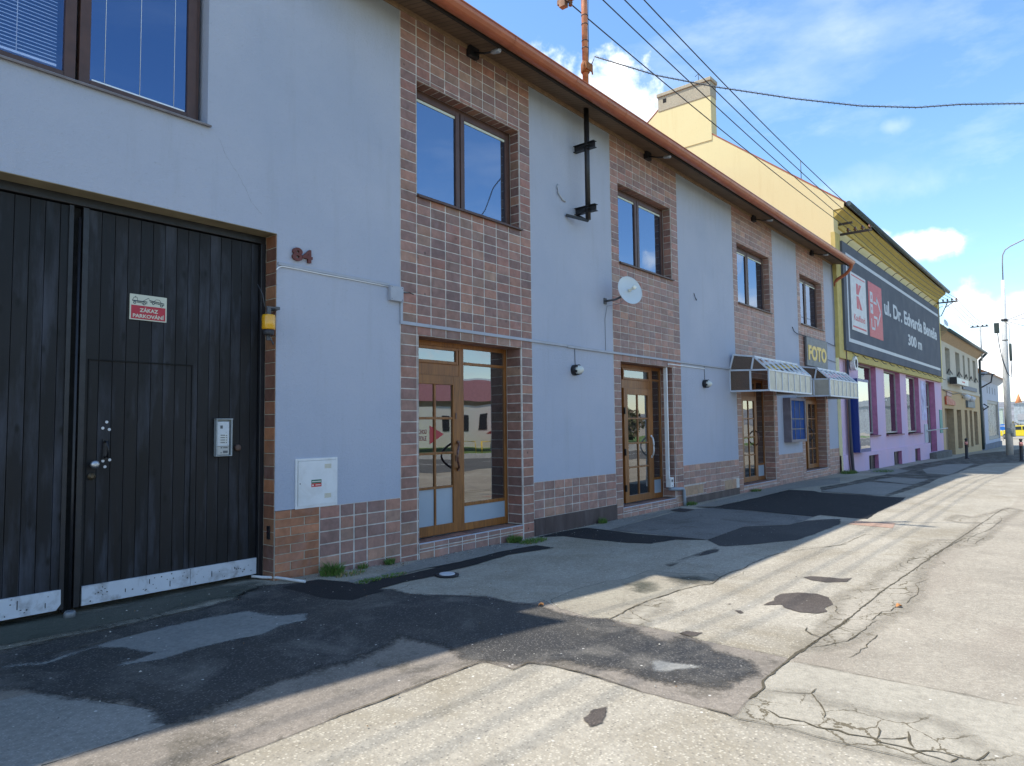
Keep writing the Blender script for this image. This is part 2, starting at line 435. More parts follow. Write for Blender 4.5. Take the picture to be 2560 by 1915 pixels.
    def build(s, name, mats, parent=None, bevel=0, loc=None, recalc=True):
        if not isinstance(mats, (list, tuple)): mats = [mats]
        o3 = ORG[parent.name] if parent else Vector(loc or (0, 0, 0))
        me = bpy.data.meshes.new(name)
        me.from_pydata([(a - o3[0], b - o3[1], c - o3[2]) for a, b, c in s.v], [], s.f)
        for m in mats: me.materials.append(m)
        me.polygons.foreach_set('material_index', s.m)
        me.polygons.foreach_set('use_smooth', s.sm)
        if any(c is not None for c in s.c):
            at = me.attributes.new('Col', 'FLOAT_COLOR', 'FACE')
            fl = []
            for c in s.c:
                c = c or (.5, .5, .5); fl += [c[0], c[1], c[2], 1]
            at.data.foreach_set('color', fl)
        if recalc:
            bm = bmesh.new(); bm.from_mesh(me)
            bmesh.ops.recalc_face_normals(bm, faces=bm.faces); bm.to_mesh(me); bm.free()
        me.update()
        o = bpy.data.objects.new(name, me); C.objects.link(o)
        if parent: o.parent = parent
        else: o.location = o3
        ORG[o.name] = o3
        if bevel:
            b = o.modifiers.new('bevel', 'BEVEL'); b.width = bevel; b.segments = 2; b.limit_method = 'ANGLE'; b.angle_limit = .7
            b.harden_normals = False
        return o
def tag(o, label=None, cat=None, group=None, kind=None):
    for k, v in (('label', label), ('category', cat), ('group', group), ('kind', kind)):
        if v: o[k] = v
    return o
def thing(name, loc, label, cat, group=None):
    o = bpy.data.objects.new(name, None); C.objects.link(o)
    o.location = loc; ORG[o.name] = Vector(loc); o.empty_display_size = .2
    return tag(o, label, cat, group)
def text(name, s, x0, x1, z0, z1, y, mat, parent, bold=.0, ext=.003, face='-y', loc=None, fit=True):
    """lettering on a wall facing the street, fitted into the rectangle"""
    cu = bpy.data.curves.new('t', 'FONT'); cu.body = s; cu.size = 1; cu.offset = bold; cu.extrude = .5; cu.resolution_u = 4
    o = bpy.data.objects.new('t', cu); C.objects.link(o)
    bpy.context.view_layer.update()
    me = bpy.data.meshes.new_from_object(o.evaluated_get(bpy.context.evaluated_depsgraph_get()))
    bpy.data.objects.remove(o); bpy.data.curves.remove(cu)
    xs = [v.co.x for v in me.vertices]; ys = [v.co.y for v in me.vertices]
    ax, bx, ay, by = min(xs), max(xs), min(ys), max(ys)
    o3 = ORG[parent.name] if parent else Vector(loc)
    for v in me.vertices:
        u = x0 + (v.co.x - ax) / (bx - ax) * (x1 - x0); w = z0 + (v.co.y - ay) / (by - ay) * (z1 - z0); d = v.co.z * 2 * ext
        if face == '-y': p = Vector((u, y - d, w))
        else: p = Vector((y - d, -u, w))      # faces -x, u runs towards -y
        v.co = p - o3
    me.materials.clear(); me.materials.append(mat)
    ob = bpy.data.objects.new(name, me); C.objects.link(ob); ob.parent = parent
    ORG[ob.name] = o3
    if not parent: ob.location = o3
    return ob
# ---------------------------------------------------------------- shared materials
M_light = pavement('pavement_old', (.295, .265, .21), (.375, .338, .27), agg=.8, stain=((.23, .2, .15), .5), light=(.58, .53, .42), aggs=62, dark=(.235, .2, .14), dscale=.8, dth=(.5, .72))
M_dirty = pavement('pavement_dirty', (.245, .21, .17), (.195, .17, .14), agg=.45, dark=(.095, .083, .064), dscale=2.1, dth=(.52, .68), light=(.42, .38, .33), soft=(.06, 5, .01))
M_worn = pavement('worn_asphalt', (.062, .057, .049), (.036, .036, .036), agg=.75, dark=(.145, .133, .115), dscale=1.9, dth=(.50, .72), rough=.8, light=(.25, .23, .21), bump=.7, aggs=70, soft=(.42, 2.2, .05, .16))
M_cem = pavement('cement_skin', (.19, .187, .175), (.235, .23, .21), agg=.15, bump=.2, soft=(.14, 3.5, .02, .05))
M_tar = pavement('new_asphalt', (.012, .0125, .014), (.017, .0175, .019), agg=.25, rough=.85, light=(.06, .06, .065), bump=.7, aggs=90)
M_oldtar = pavement('old_asphalt', (.036, .036, .036), (.055, .053, .05), agg=.4, rough=.85, light=(.22, .21, .19), dark=(.035, .034, .033), dscale=1.2, soft=(.08, 3, .02, .03))
M_slab = pavement('concrete_slab', (.215, .205, .18), (.265, .25, .22), agg=.35, dark=(.15, .14, .125), dscale=1.8, dth=(.6, .75))
M_slabd = pavement('concrete_slab_grey', (.135, .13, .12), (.17, .163, .15), agg=.4, dark=(.10, .095, .085), dscale=1.4)
M_patch = pavement('asphalt_repair', (.065, .052, .042), (.085, .07, .06), agg=.6, light=(.2, .17, .14), bump=.6, soft=(.05, 9, .006))
M_toneR = pavement('pavement_right', (.285, .252, .198), (.345, .305, .24), agg=.55, light=(.55, .50, .41), stain=((.24, .2, .155), .6), aggs=75, dark=(.235, .205, .16), dscale=1.3, dth=(.5, .75))
M_toneL = pavement('pavement_corner', (.32, .29, .23), (.375, .34, .27), agg=.4, light=(.52, .48, .41), aggs=95)
M_toneD = pavement('pavement_dusty', (.27, .24, .185), (.31, .28, .215), agg=.4, light=(.5, .46, .38), dark=(.16, .14, .105), dscale=3.2, dth=(.55, .72), soft=(.05, 6, .01))
M_craze = pavement('pavement_crazed', (.32, .29, .23), (.375, .34, .27), agg=.4, light=(.52, .48, .41), aggs=95, craze=(3.6, .040, (.10, .08, .045), .36), soft=(.16, 3, .08))
M_craze2 = pavement('pavement_crazed_fine', (.285, .255, .20), (.345, .308, .245), agg=.5, light=(.55, .50, .41), aggs=75, craze=(4.2, .045, (.11, .09, .05), .38), soft=(.2, 4, .10))
M_damp = pavement('pavement_damp', (.10, .095, .075), (.075, .08, .06), agg=.3, light=(.22, .21, .18), soft=(.5, 2.6, .12, .1))
M_pink = pavement('pink_paving', (.34, .22, .16), (.36, .25, .19), agg=.2)
M_road = pavement('road_asphalt', (.09, .088, .082), (.12, .115, .105), agg=.5, light=(.22, .21, .19))
M_crack = pm('crack_soil', (.085, .07, .042), rough=.95, var=.4, vs=30, bump=.6)
M_iron = pm('cast_iron', (.03, .03, .035), rough=.6, metal=.4)
M_grass = pm('grass', (.09, .17, .03), rough=.6, var=.35, vs=40, bump=0)
M_grass_dry = pm('grass_dry', (.26, .2, .08), rough=.8, var=.3, vs=40, bump=0)
GM = {'dirty': M_dirty, 'worn': M_worn, 'cement': M_cem, 'tar': M_tar, 'oldtar': M_oldtar, 'slab': M_slab, 'slabd': M_slabd, 'patch': M_patch, 'pinkc': M_pink, 'grate': M_iron, 'craze': M_craze, 'craze2': M_craze2, 'damp': M_damp, 'toneR': M_toneR, 'toneL': M_toneL, 'toneD': M_toneD}
GN = {'dirty': 'pavement_driveway', 'worn': 'pavement_worn_asphalt', 'cement': 'pavement_cement_skin', 'tar': 'pavement_asphalt_strip', 'oldtar': 'pavement_old_asphalt', 'slab': 'pavement_slab', 'slabd': 'pavement_slab', 'patch': 'pavement_repair', 'pinkc': 'pavement_pink_panel', 'craze': 'pavement_crazed_patch', 'craze2': 'pavement_crazed_patch', 'damp': 'pavement_damp_patch', 'toneR': 'pavement_slab', 'toneL': 'pavement_slab', 'toneD': 'pavement_slab'}

# ---------------------------------------------------------------- ground sheet
xs = sorted(set([-60, -20, -6, 4, 6, 12, 23, 27, 32, 40, 50, 62, 70, 80, 120, 200, 400, 900, 2500]))
ys = [-700, -150, -60, -30, -8.4, -6, -3, 0, 1, 12, 40, 150, 700]
b = MB()
for i in range(len(xs) - 1):
    for j in range(len(ys) - 1):
        p = [(xs[i], ys[j]), (xs[i + 1], ys[j]), (xs[i + 1], ys[j + 1]), (xs[i], ys[j + 1])]
        b.face([(x, y, gh(x)) for x, y in p])
tag(b.build('ground', M_light), kind='structure')

POLYS=[
('dirty',1,[(-3.0,0.3),(-1.0,0.12),(1.49,-0.466),(1.865,-0.449),(2.123,-0.491),(2.372,-0.476),(2.889,-0.449),(3.006,-0.441),(3.206,-0.398),(3.45,-0.184),(3.682,-0.128),(3.848,-0.235),(3.973,-0.301),(4.171,-0.284),(4.293,-0.562),(4.274,-0.74),(4.301,-1.065),(4.355,-1.502),(4.464,-1.708),(4.357,-1.512),(4.793,-2.005),(4.747,-2.252),(4.81,-2.469),(5.013,-2.469),(4.855,-2.694),(4.747,-3.076),(4.796,-3.25),(4.78,-3.524),(4.782,-3.636),(4.788,-3.874),(4.724,-4.047),(4.713,-4.404),(4.72,-4.697),(4.391,-4.719),(4.121,-4.737),(4.0,-4.787),(3.86,-4.788),(3.791,-4.78),(3.521,-4.811),(3.537,-4.64),(3.533,-4.261),(3.568,-3.89),(3.561,-3.602),(3.513,-3.475),(3.364,-3.491),(3.363,-3.232),(2.568,-3.216),(2.251,-3.206),(1.601,-3.198),(2.0,-4.2),(1.3,-4.2),(0.9,-3.2),(1.115,-2.585),(1.433,-2.606),(1.653,-2.588),(1.697,-2.565),(1.713,-2.419),(1.647,-2.189),(1.52,-1.874),(1.405,-1.565),(1.225,-1.529),(-1.0,-0.9),(-3.0,-1.0)]),
('worn',2,[(-3.0,0.0),(-1.0,0.0),(1.481,-0.501),(1.853,-0.487),(2.109,-0.529),(2.356,-0.516),(2.868,-0.493),(2.988,-0.477),(3.187,-0.434),(3.427,-0.224),(3.669,-0.149),(3.835,-0.256),(3.962,-0.318),(4.161,-0.299),(4.282,-0.576),(4.264,-0.753),(4.291,-1.077),(4.345,-1.512),(4.454,-1.718),(4.348,-1.522),(4.783,-2.015),(4.736,-2.26),(4.8,-2.478),(4.796,-2.516),(4.678,-2.911),(4.709,-3.101),(4.771,-3.265),(4.61,-3.672),(4.487,-3.861),(4.573,-3.95),(4.737,-3.963),(4.602,-4.2),(4.51,-4.347),(4.491,-4.49),(4.402,-4.583),(4.172,-4.658),(3.947,-4.62),(3.853,-4.611),(3.774,-4.32),(3.772,-4.016),(3.807,-4.106),(3.698,-3.779),(3.697,-3.613),(3.612,-3.503),(3.478,-3.397),(3.356,-3.172),(3.383,-2.889),(3.389,-2.628),(3.362,-2.431),(3.255,-2.509),(2.859,-2.545),(2.483,-2.508),(2.29,-2.491),(2.106,-2.551),(1.866,-2.535),(1.829,-2.61),(1.697,-2.565),(1.713,-2.419),(1.647,-2.189),(1.52,-1.874),(1.405,-1.565),(1.274,-1.331),(-1.0,-0.8),(-3.0,-0.9)]),
('cement',3,[(1.394,-0.849),(1.607,-0.998),(1.756,-0.926),(2.079,-0.859),(2.368,-0.799),(2.707,-0.82),(2.792,-0.826),(2.922,-0.838),(3.092,-0.871),(3.1,-1.073),(3.138,-1.201),(3.305,-1.341),(3.224,-1.493),(3.004,-1.496),(2.821,-1.574),(2.593,-1.531),(2.367,-1.514),(2.106,-1.556),(1.821,-1.439),(2.052,-1.398),(2.164,-1.384),(2.083,-1.303),(2.033,-1.097),(1.927,-0.913),(1.596,-1.035),(1.383,-0.896)]),
('cement',3,[(3.993,-4.078),(4.07,-4.083),(4.069,-4.19),(4.111,-4.279),(4.141,-4.385),(4.034,-4.316),(3.968,-4.268),(3.902,-4.24),(3.869,-4.17)]),
('tar',3,[(3.733,-0.345),(3.957,-0.326),(4.168,-0.289),(4.275,-0.585),(4.257,-0.762),(4.363,-0.81),(4.546,-0.683),(4.978,-0.683),(5.581,-0.564),(5.217,-0.936),(4.721,-0.972),(4.277,-1.078),(4.255,-1.198),(3.825,-1.278),(3.721,-1.078),(3.715,-0.877),(3.721,-0.614)]),
('tar',3,[(5.337,-0.633),(5.57,-0.575),(5.42,-0.526),(6.74,-0.42),(7.438,-0.489),(7.43,-0.801),(6.708,-0.628),(5.564,-0.807),(4.87,-0.918),(4.632,-0.975),(5.042,-0.945)]),
('tar',1,[(7.964,-0.081),(8.463,-0.043),(9.034,-0.083),(9.179,-0.127),(9.141,-0.555),(9.104,-1.052),(9.182,-1.755),(9.184,-2.127),(8.957,-1.767),(8.462,-1.65),(8.328,-1.362),(8.303,-0.945),(8.285,-0.976),(8.288,-0.327)]),
('tar',1,[(12.676,-0.32),(12.935,-0.602),(14.971,-0.644),(17.222,-0.593),(17.242,-1.137),(16.961,-1.383),(16.744,-2.404),(16.738,-3.174),(15.655,-3.257),(13.761,-3.266),(12.695,-3.356),(12.663,-3.11),(12.804,-2.57),(12.479,-2.561),(12.7,-1.412)]),
('oldtar',1,[(9.184,-2.127),(10.7,-2.052),(11.267,-2.543),(11.927,-2.605),(12.512,-2.971),(11.844,-3.145),(10.48,-3.134),(9.861,-3.09),(9.18,-2.749),(8.79,-2.497)]),
('oldtar',1,[(8.773,-2.474),(8.388,-2.611),(7.875,-2.521),(7.217,-2.557),(7.236,-2.48),(7.836,-2.469)]),
('oldtar',1,[(19.717,-1.172),(23.997,-1.27),(28.812,-0.73),(33.583,-0.614),(40.335,-0.917),(51.292,-0.729),(67.472,-2.08),(37.39,-3.929),(35.061,-2.792),(30.193,-2.71),(25.152,-2.82),(22.255,-2.888),(20.845,-2.954),(18.931,-2.91),(16.788,-2.831),(16.946,-2.708),(16.744,-2.404),(17.097,-1.385),(18.296,-1.001)]),
('slab',2,[(17.241,-1.313),(20.684,-1.574),(20.177,-2.693),(16.882,-2.721)]),
('slab',2,[(21.241,-1.565),(22.782,-1.764),(22.345,-2.719),(20.337,-2.685)]),
('slab',2,[(28.953,-1.476),(33.529,-1.554),(34.816,-2.431),(25.475,-2.751),(26.046,-2.084)]),
('slab',2,[(27.267,-0.12),(28.923,-0.557),(27.746,-1.307),(24.543,-1.418),(24.705,-0.749)]),
('pinkc',1,[(11.886,-3.247),(12.333,-3.233),(12.419,-3.818),(11.804,-3.9)]),
('slab',4,[(4.293,-0.562),(4.733,-0.522),(5.126,-0.339),(5.659,-0.107),(6.176,0.045),(5.821,-0.1),(6.665,0.078),(7.357,-0.082),(7.388,-0.491),(6.74,-0.42),(5.42,-0.526),(4.911,-0.656),(4.978,-0.683),(4.554,-0.674),(4.391,-0.775),(4.281,-0.731)]),
('slab',2,[(9.792,-0.035),(11.409,-0.115),(12.432,-0.122),(12.298,-0.299),(11.359,-0.315),(9.159,-0.543),(9.163,-0.395),(9.179,-0.127),(9.851,-0.187)]),
('slab',2,[(12.759,-0.281),(15.472,-0.112),(19.292,0.028),(21.944,-0.517),(19.781,-1.079),(17.306,-0.565),(15.014,-0.628),(12.969,-0.587)]),
('slabd',1,[(9.159,-0.543),(11.954,-0.336),(12.901,-0.616),(12.668,-1.424),(12.437,-2.574),(11.907,-2.577),(11.291,-2.535),(10.722,-2.044),(9.201,-2.119)]),
('slab',2,[(-3.0,-1.0),(-1.0,-0.95),(1.225,-1.529),(1.405,-1.565),(1.52,-1.874),(1.647,-2.189),(1.713,-2.419),(1.697,-2.565),(1.653,-2.588),(1.433,-2.606),(1.115,-2.585),(0.9,-3.2),(-3.0,-3.2)]),
('toneR',0,[(4.709,-4.701),(5.406,-4.688),(6.176,-4.681),(6.703,-4.686),(7.621,-4.691),(9.019,-4.736),(10.346,-4.786),(11.175,-4.859),(10.957,-4.802),(12.199,-4.848),(13.573,-4.894),(15.256,-4.95),(15.749,-5.048),(26.0,-4.9),(14.0,-9.0),(7.0,-9.0),(4.658,-5.934),(4.678,-5.731),(4.671,-5.623),(4.698,-5.745),(4.677,-5.454),(4.653,-5.08),(4.639,-4.785),(4.667,-4.815),(4.639,-4.723)]),
('toneL',0,[(4.639,-4.723),(4.667,-4.815),(4.663,-5.062),(4.653,-5.08),(4.677,-5.454),(4.698,-5.745),(4.671,-5.623),(4.678,-5.731),(4.672,-5.933),(5.0,-7.0),(3.8,-6.3),(3.729,-5.869),(3.574,-5.69),(3.556,-5.465),(3.545,-5.264),(3.548,-5.117),(3.512,-4.814),(3.791,-4.78),(3.86,-4.788),(4.0,-4.787),(4.121,-4.737),(4.391,-4.719)]),
('toneD',0,[(4.805,-3.274),(5.242,-3.196),(5.46,-3.174),(5.352,-3.178),(5.672,-3.149),(6.245,-3.151),(6.56,-3.213),(6.7,-3.289),(7.035,-3.23),(7.179,-3.089),(6.961,-2.797),(6.914,-2.47),(6.353,-2.483),(6.19,-2.376),(5.606,-2.374),(5.04,-2.509),(4.741,-2.865),(4.741,-3.08)]),
('damp',1,[(-1.0,0.15),(0.6,-0.05),(1.687,0.327),(2.05,0.236),(2.309,0.171),(2.658,0.233),(3.201,0.186),(3.403,0.168),(3.681,0.066),(3.657,-0.244),(3.684,-0.495),(3.626,-0.759),(3.42,-0.743),(3.34,-0.38),(3.157,-0.301),(2.938,-0.351),(2.731,-0.384),(2.397,-0.414),(2.147,-0.423),(1.883,-0.391),(1.672,-0.382),(1.512,-0.375),(-1.0,0.0)]),
('damp',1,[(10.715,-0.889),(10.982,-0.915),(10.92,-1.179),(10.53,-1.506),(10.022,-1.595),(9.808,-1.485),(10.039,-1.227),(10.326,-1.007)]),
('damp',1,[(6.293,-2.637),(6.424,-2.656),(6.311,-2.811),(6.101,-2.892),(6.024,-2.858)]),
('damp',1,[(6.721,-2.893),(6.878,-3.021),(6.838,-3.206),(6.654,-3.191),(6.558,-3.063)]),
('craze',0,[(3.586,-4.807),(3.742,-4.793),(3.98,-4.816),(4.021,-4.898),(4.098,-5.014),(3.988,-5.106),(4.033,-5.189),(4.023,-5.269),(4.017,-5.353),(4.076,-5.474),(4.136,-5.58),(4.105,-5.672),(3.995,-5.735),(3.935,-5.782),(3.873,-5.866),(3.879,-5.983),(4.5,-6.6),(4.1,-6.4),(3.702,-5.835),(3.586,-5.688),(3.556,-5.465),(3.545,-5.264),(3.548,-5.117),(3.526,-4.846)]),
('craze2',0,[(5.012,-4.695),(5.436,-4.679),(6.409,-4.523),(6.576,-4.462),(7.11,-4.426),(7.391,-4.527),(8.176,-4.503),(8.799,-4.535),(9.738,-4.553),(10.223,-4.493),(11.02,-4.646),(11.144,-4.816),(10.264,-4.798),(9.336,-4.766),(8.48,-4.825),(7.701,-4.936),(7.33,-4.974),(6.708,-4.967),(6.241,-4.91),(5.978,-4.895),(5.567,-4.893),(5.343,-4.855),(5.092,-4.777)]),
('craze2',0,[(13.23,-4.407),(14.115,-4.448),(13.836,-4.678),(14.703,-4.85),(15.833,-5.042),(15.45,-5.231),(13.728,-5.113),(12.499,-5.111),(11.44,-5.081),(10.754,-5.011),(10.428,-4.91),(11.556,-4.834),(12.303,-4.837),(13.246,-4.804),(13.015,-4.659)]),
('craze',0,[(4.755,-3.432),(4.961,-3.31),(5.475,-3.188),(5.765,-3.18),(5.833,-3.246),(5.469,-3.405),(5.108,-3.457),(4.799,-3.566)]),
('patch',2,[(6.562,-3.963),(6.695,-3.978),(6.837,-4.08),(6.886,-4.229),(6.813,-4.357),(6.574,-4.46),(6.423,-4.431),(6.299,-4.486),(6.18,-4.435),(6.137,-4.3),(6.213,-4.157),(6.3,-4.102),(6.177,-3.986),(6.405,-4.003)]),
('patch',2,[(7.538,-3.915),(7.644,-3.959),(7.692,-4.145),(7.704,-4.239),(7.8,-4.312),(7.588,-4.317),(7.444,-4.164),(7.449,-4.017)]),
('patch',2,[(4.788,-3.874),(4.886,-3.891),(4.912,-3.959),(4.949,-3.998),(4.792,-4.0),(4.753,-3.94)]),
('patch',2,[(3.027,-4.219),(3.153,-4.197),(3.241,-4.233),(3.123,-4.288),(3.038,-4.32),(2.969,-4.301)]),
('patch',2,[(5.835,-3.877),(5.875,-3.906),(5.802,-3.961),(5.748,-3.948)]),
('patch',2,[(6.028,-3.716),(6.063,-3.744),(6.033,-3.751)]),
('grate',3,[(12.063,-0.347),(12.341,-0.301),(12.173,-0.651),(11.881,-0.712),(11.8,-0.54)]),
]
LINES=[
(0.018,[(4.805,-3.274),(5.242,-3.196),(5.46,-3.174)],0),
(0.018,[(5.113,-3.22),(5.352,-3.178),(5.672,-3.149),(6.245,-3.151),(6.56,-3.213),(6.7,-3.289),(7.035,-3.23),(7.344,-3.222),(7.568,-3.256),(7.893,-3.223),(8.501,-3.213),(8.891,-3.287),(9.554,-3.579),(9.955,-3.735)],0),
(0.015,[(9.456,-3.527),(9.829,-3.685),(10.96,-3.724),(10.972,-4.501),(11.069,-4.83)],0),
(0.03,[(3.791,-4.78),(3.86,-4.788),(4.0,-4.787),(4.121,-4.737),(4.391,-4.719),(4.709,-4.701),(5.406,-4.688),(6.176,-4.681)],0),
(0.025,[(4.889,-4.706),(5.405,-4.687),(6.703,-4.686),(7.621,-4.691),(9.019,-4.736),(10.346,-4.786),(11.175,-4.859)],0),
(0.02,[(9.334,-4.74),(10.957,-4.802),(12.199,-4.848),(13.573,-4.894),(15.256,-4.95),(15.749,-5.048)],0),
(0.006,[(4.639,-4.723),(4.667,-4.815),(4.663,-5.062)],0),
(0.006,[(4.639,-4.785),(4.653,-5.08),(4.677,-5.454),(4.698,-5.745)],0),
(0.006,[(4.671,-5.623),(4.678,-5.731),(4.672,-5.933)],0),
(0.012,[(3.363,-3.232),(3.381,-3.371),(3.364,-3.491)],1),
(0.016,[(3.325,-3.472),(3.379,-3.479),(3.513,-3.475),(3.561,-3.602),(3.568,-3.89),(3.533,-4.261)],1),
(0.02,[(3.537,-4.64),(3.536,-4.758),(3.512,-4.814)],1),
(0.008,[(3.512,-4.814),(3.548,-5.117),(3.545,-5.264),(3.556,-5.465),(3.579,-5.689)],1),
(0.016,[(3.363,-3.232),(3.02,-3.216),(2.687,-3.205)],1),
(0.018,[(2.697,-3.203),(2.568,-3.216),(2.251,-3.206),(2.192,-3.195)],1),
(0.018,[(1.706,-3.194),(1.601,-3.198),(1.529,-3.211)],1),
(0.01,[(4.769,-3.424),(4.782,-3.636),(4.788,-3.874),(4.724,-4.047),(4.713,-4.404),(4.72,-4.697)],1),
(0.025,[(-1.0,0.1),(1.49,-0.466),(1.646,-0.475),(1.859,-0.468),(2.114,-0.514),(2.369,-0.484),(2.878,-0.471)],1),
(0.012,[(1.492,-0.785),(1.67,-0.815),(1.951,-0.845),(2.181,-0.833),(2.372,-0.815)],1),
(0.01,[(3.987,-4.814),(4.009,-4.902),(4.098,-5.014),(4.211,-5.012)],0),
(0.014,[(4.098,-5.014),(3.978,-5.094),(3.909,-5.129),(3.79,-5.168)],0),
(0.02,[(3.714,-4.911),(3.661,-4.989),(3.684,-5.103),(3.655,-5.174),(3.682,-5.266),(3.665,-5.316),(3.695,-5.417),(3.667,-5.442),(3.68,-5.53),(3.68,-5.588),(3.657,-5.638),(3.64,-5.735)],0),
(0.03,[(3.874,-5.53),(3.774,-5.554),(3.705,-5.584)],0),
(0.022,[(3.677,-5.606),(3.725,-5.679),(3.717,-5.758),(3.733,-5.821),(3.865,-5.856)],0),
(0.016,[(3.837,-5.405),(3.697,-5.432),(3.742,-5.494),(3.804,-5.543)],0),
(0.012,[(3.64,-5.735),(3.709,-5.759)],0),
(0.02,[(5.672,-4.518),(5.558,-4.534),(5.464,-4.606),(5.423,-4.686)],0),
(0.008,[(5.345,-4.705),(5.411,-4.81),(5.443,-4.863),(5.604,-4.871),(5.783,-4.869)],0),
(0.014,[(5.077,-4.708),(5.194,-4.775),(5.302,-4.805),(5.443,-4.863),(5.619,-4.867),(5.8,-4.865),(5.952,-4.869),(6.019,-4.853),(6.13,-4.861),(6.255,-4.882)],0),
(0.012,[(6.242,-4.84),(6.393,-4.841),(6.569,-4.849),(6.639,-4.904),(6.788,-4.909),(6.94,-4.912)],0),
(0.01,[(4.995,-4.982),(5.101,-4.993),(5.192,-5.003),(5.279,-4.989),(5.368,-5.009),(5.436,-4.987),(5.638,-4.985),(5.808,-4.978)],0),
(0.012,[(6.547,-4.482),(6.417,-4.533),(6.356,-4.533),(6.274,-4.583)],0),
(0.01,[(6.994,-4.953),(7.214,-4.945),(7.421,-4.967),(7.695,-4.929),(7.868,-4.874)],0),
(0.012,[(8.651,-4.662),(8.787,-4.568),(8.909,-4.54),(8.97,-4.554)],0),
(0.012,[(8.948,-4.688),(8.991,-4.601),(9.121,-4.577),(9.302,-4.617),(9.496,-4.668),(9.391,-4.737)],0),
(0.008,[(9.424,-4.834),(9.206,-4.939),(9.073,-4.856)],0),
(0.01,[(7.886,-4.862),(7.99,-4.888),(8.194,-4.93)],0),
(0.01,[(10.97,-4.946),(11.32,-4.916),(11.846,-4.954),(12.209,-5.016),(12.691,-5.06),(13.31,-5.075),(13.712,-5.09),(14.23,-5.035)],0),
(0.01,[(10.861,-5.039),(11.081,-5.035),(11.53,-5.072)],0),
(0.006,[(6.967,-3.259),(7.051,-3.332),(7.298,-3.374),(7.472,-3.306)],0),
(0.006,[(4.417,-1.222),(4.531,-1.185),(4.663,-1.084)],1),
(0.006,[(4.887,-2.029),(4.866,-2.176),(4.794,-2.299)],1),
]


def jitter(pts, step, amp, seed, closed=True):
    out = []
    n = len(pts)
    for i in range(n if closed else n - 1):
        a = Vector(pts[i] + (0,)); c = Vector(pts[(i + 1) % n] + (0,)); L = (c - a).length
        k = max(1, int(L / step)); d = (c - a)
        nrm = Vector((-d.y, d.x, 0)).normalized() if L > 1e-6 else Vector((0, 0, 0))
        for j in range(k):
            p = a + d * (j / k)
            w = noise.fractal(Vector((p.x * 3.1 + seed, p.y * 3.1, seed * .7)), .6, 2.2, 4) + .35 * noise.noise(Vector((p.x * 19, p.y * 19, seed)))
            if j == 0 and not closed: w *= .3
            out.append((p.x + nrm.x * w * amp, p.y + nrm.y * w * amp))
    if not closed: out.append(pts[-1])
    return out
def inside(p, poly):
    c = False; j = len(poly) - 1
    for i in range(len(poly)):
        a, b_ = poly[i], poly[j]
        if (a[1] > p[1]) != (b_[1] > p[1]) and p[0] < (b_[0] - a[0]) * (p[1] - a[1]) / (b_[1] - a[1]) + a[0]: c = not c
        j = i
    return c
from mathutils.geometry import delaunay_2d_cdt
def sheet(name, poly, z, mat, kind='structure'):
    n = len(poly)
    V_, E_, F_, *_r = delaunay_2d_cdt([Vector(p) for p in poly], [(i, (i + 1) % n) for i in range(n)], [], 0, 1e-5)
    bm = bmesh.new()
    vs = [bm.verts.new((v.x, v.y, 0)) for v in V_]
    for f in F_:
        c_ = [sum(V_[k][a] for k in f) / len(f) for a in (0, 1)]
        if inside(c_, poly):
            try: bm.faces.new([vs[k] for k in f])
            except ValueError: pass
    bmesh.ops.delete(bm, geom=[v for v in bm.verts if not v.link_faces], context='VERTS')
    for hx, _ in HX[1:-1]:
        bmesh.ops.bisect_plane(bm, geom=bm.verts[:] + bm.edges[:] + bm.faces[:], plane_co=(hx, 0, 0), plane_no=(1, 0, 0))
    for v in bm.verts: v.co.z = gh(v.co.x) + z
    bm.normal_update()
    for f in bm.faces:
        if f.normal.z < 0: f.normal_flip()
    me = bpy.data.meshes.new(name); bm.to_mesh(me); bm.free()
    me.materials.append(mat)
    o = bpy.data.objects.new(name, me); C.objects.link(o)
    if kind: o['kind'] = kind
    ORG[o.name] = Vector((0, 0, 0))
    return o
SOFT = {'craze': (.06, .1), 'craze2': (.06, .12), 'damp': (.06, .2), 'toneD': (.05, .06), 'worn': (.055, .35), 'dirty': (.07, .08), 'cement': (.03, .15), 'oldtar': (.09, .12), 'patch': (.02, .05)}
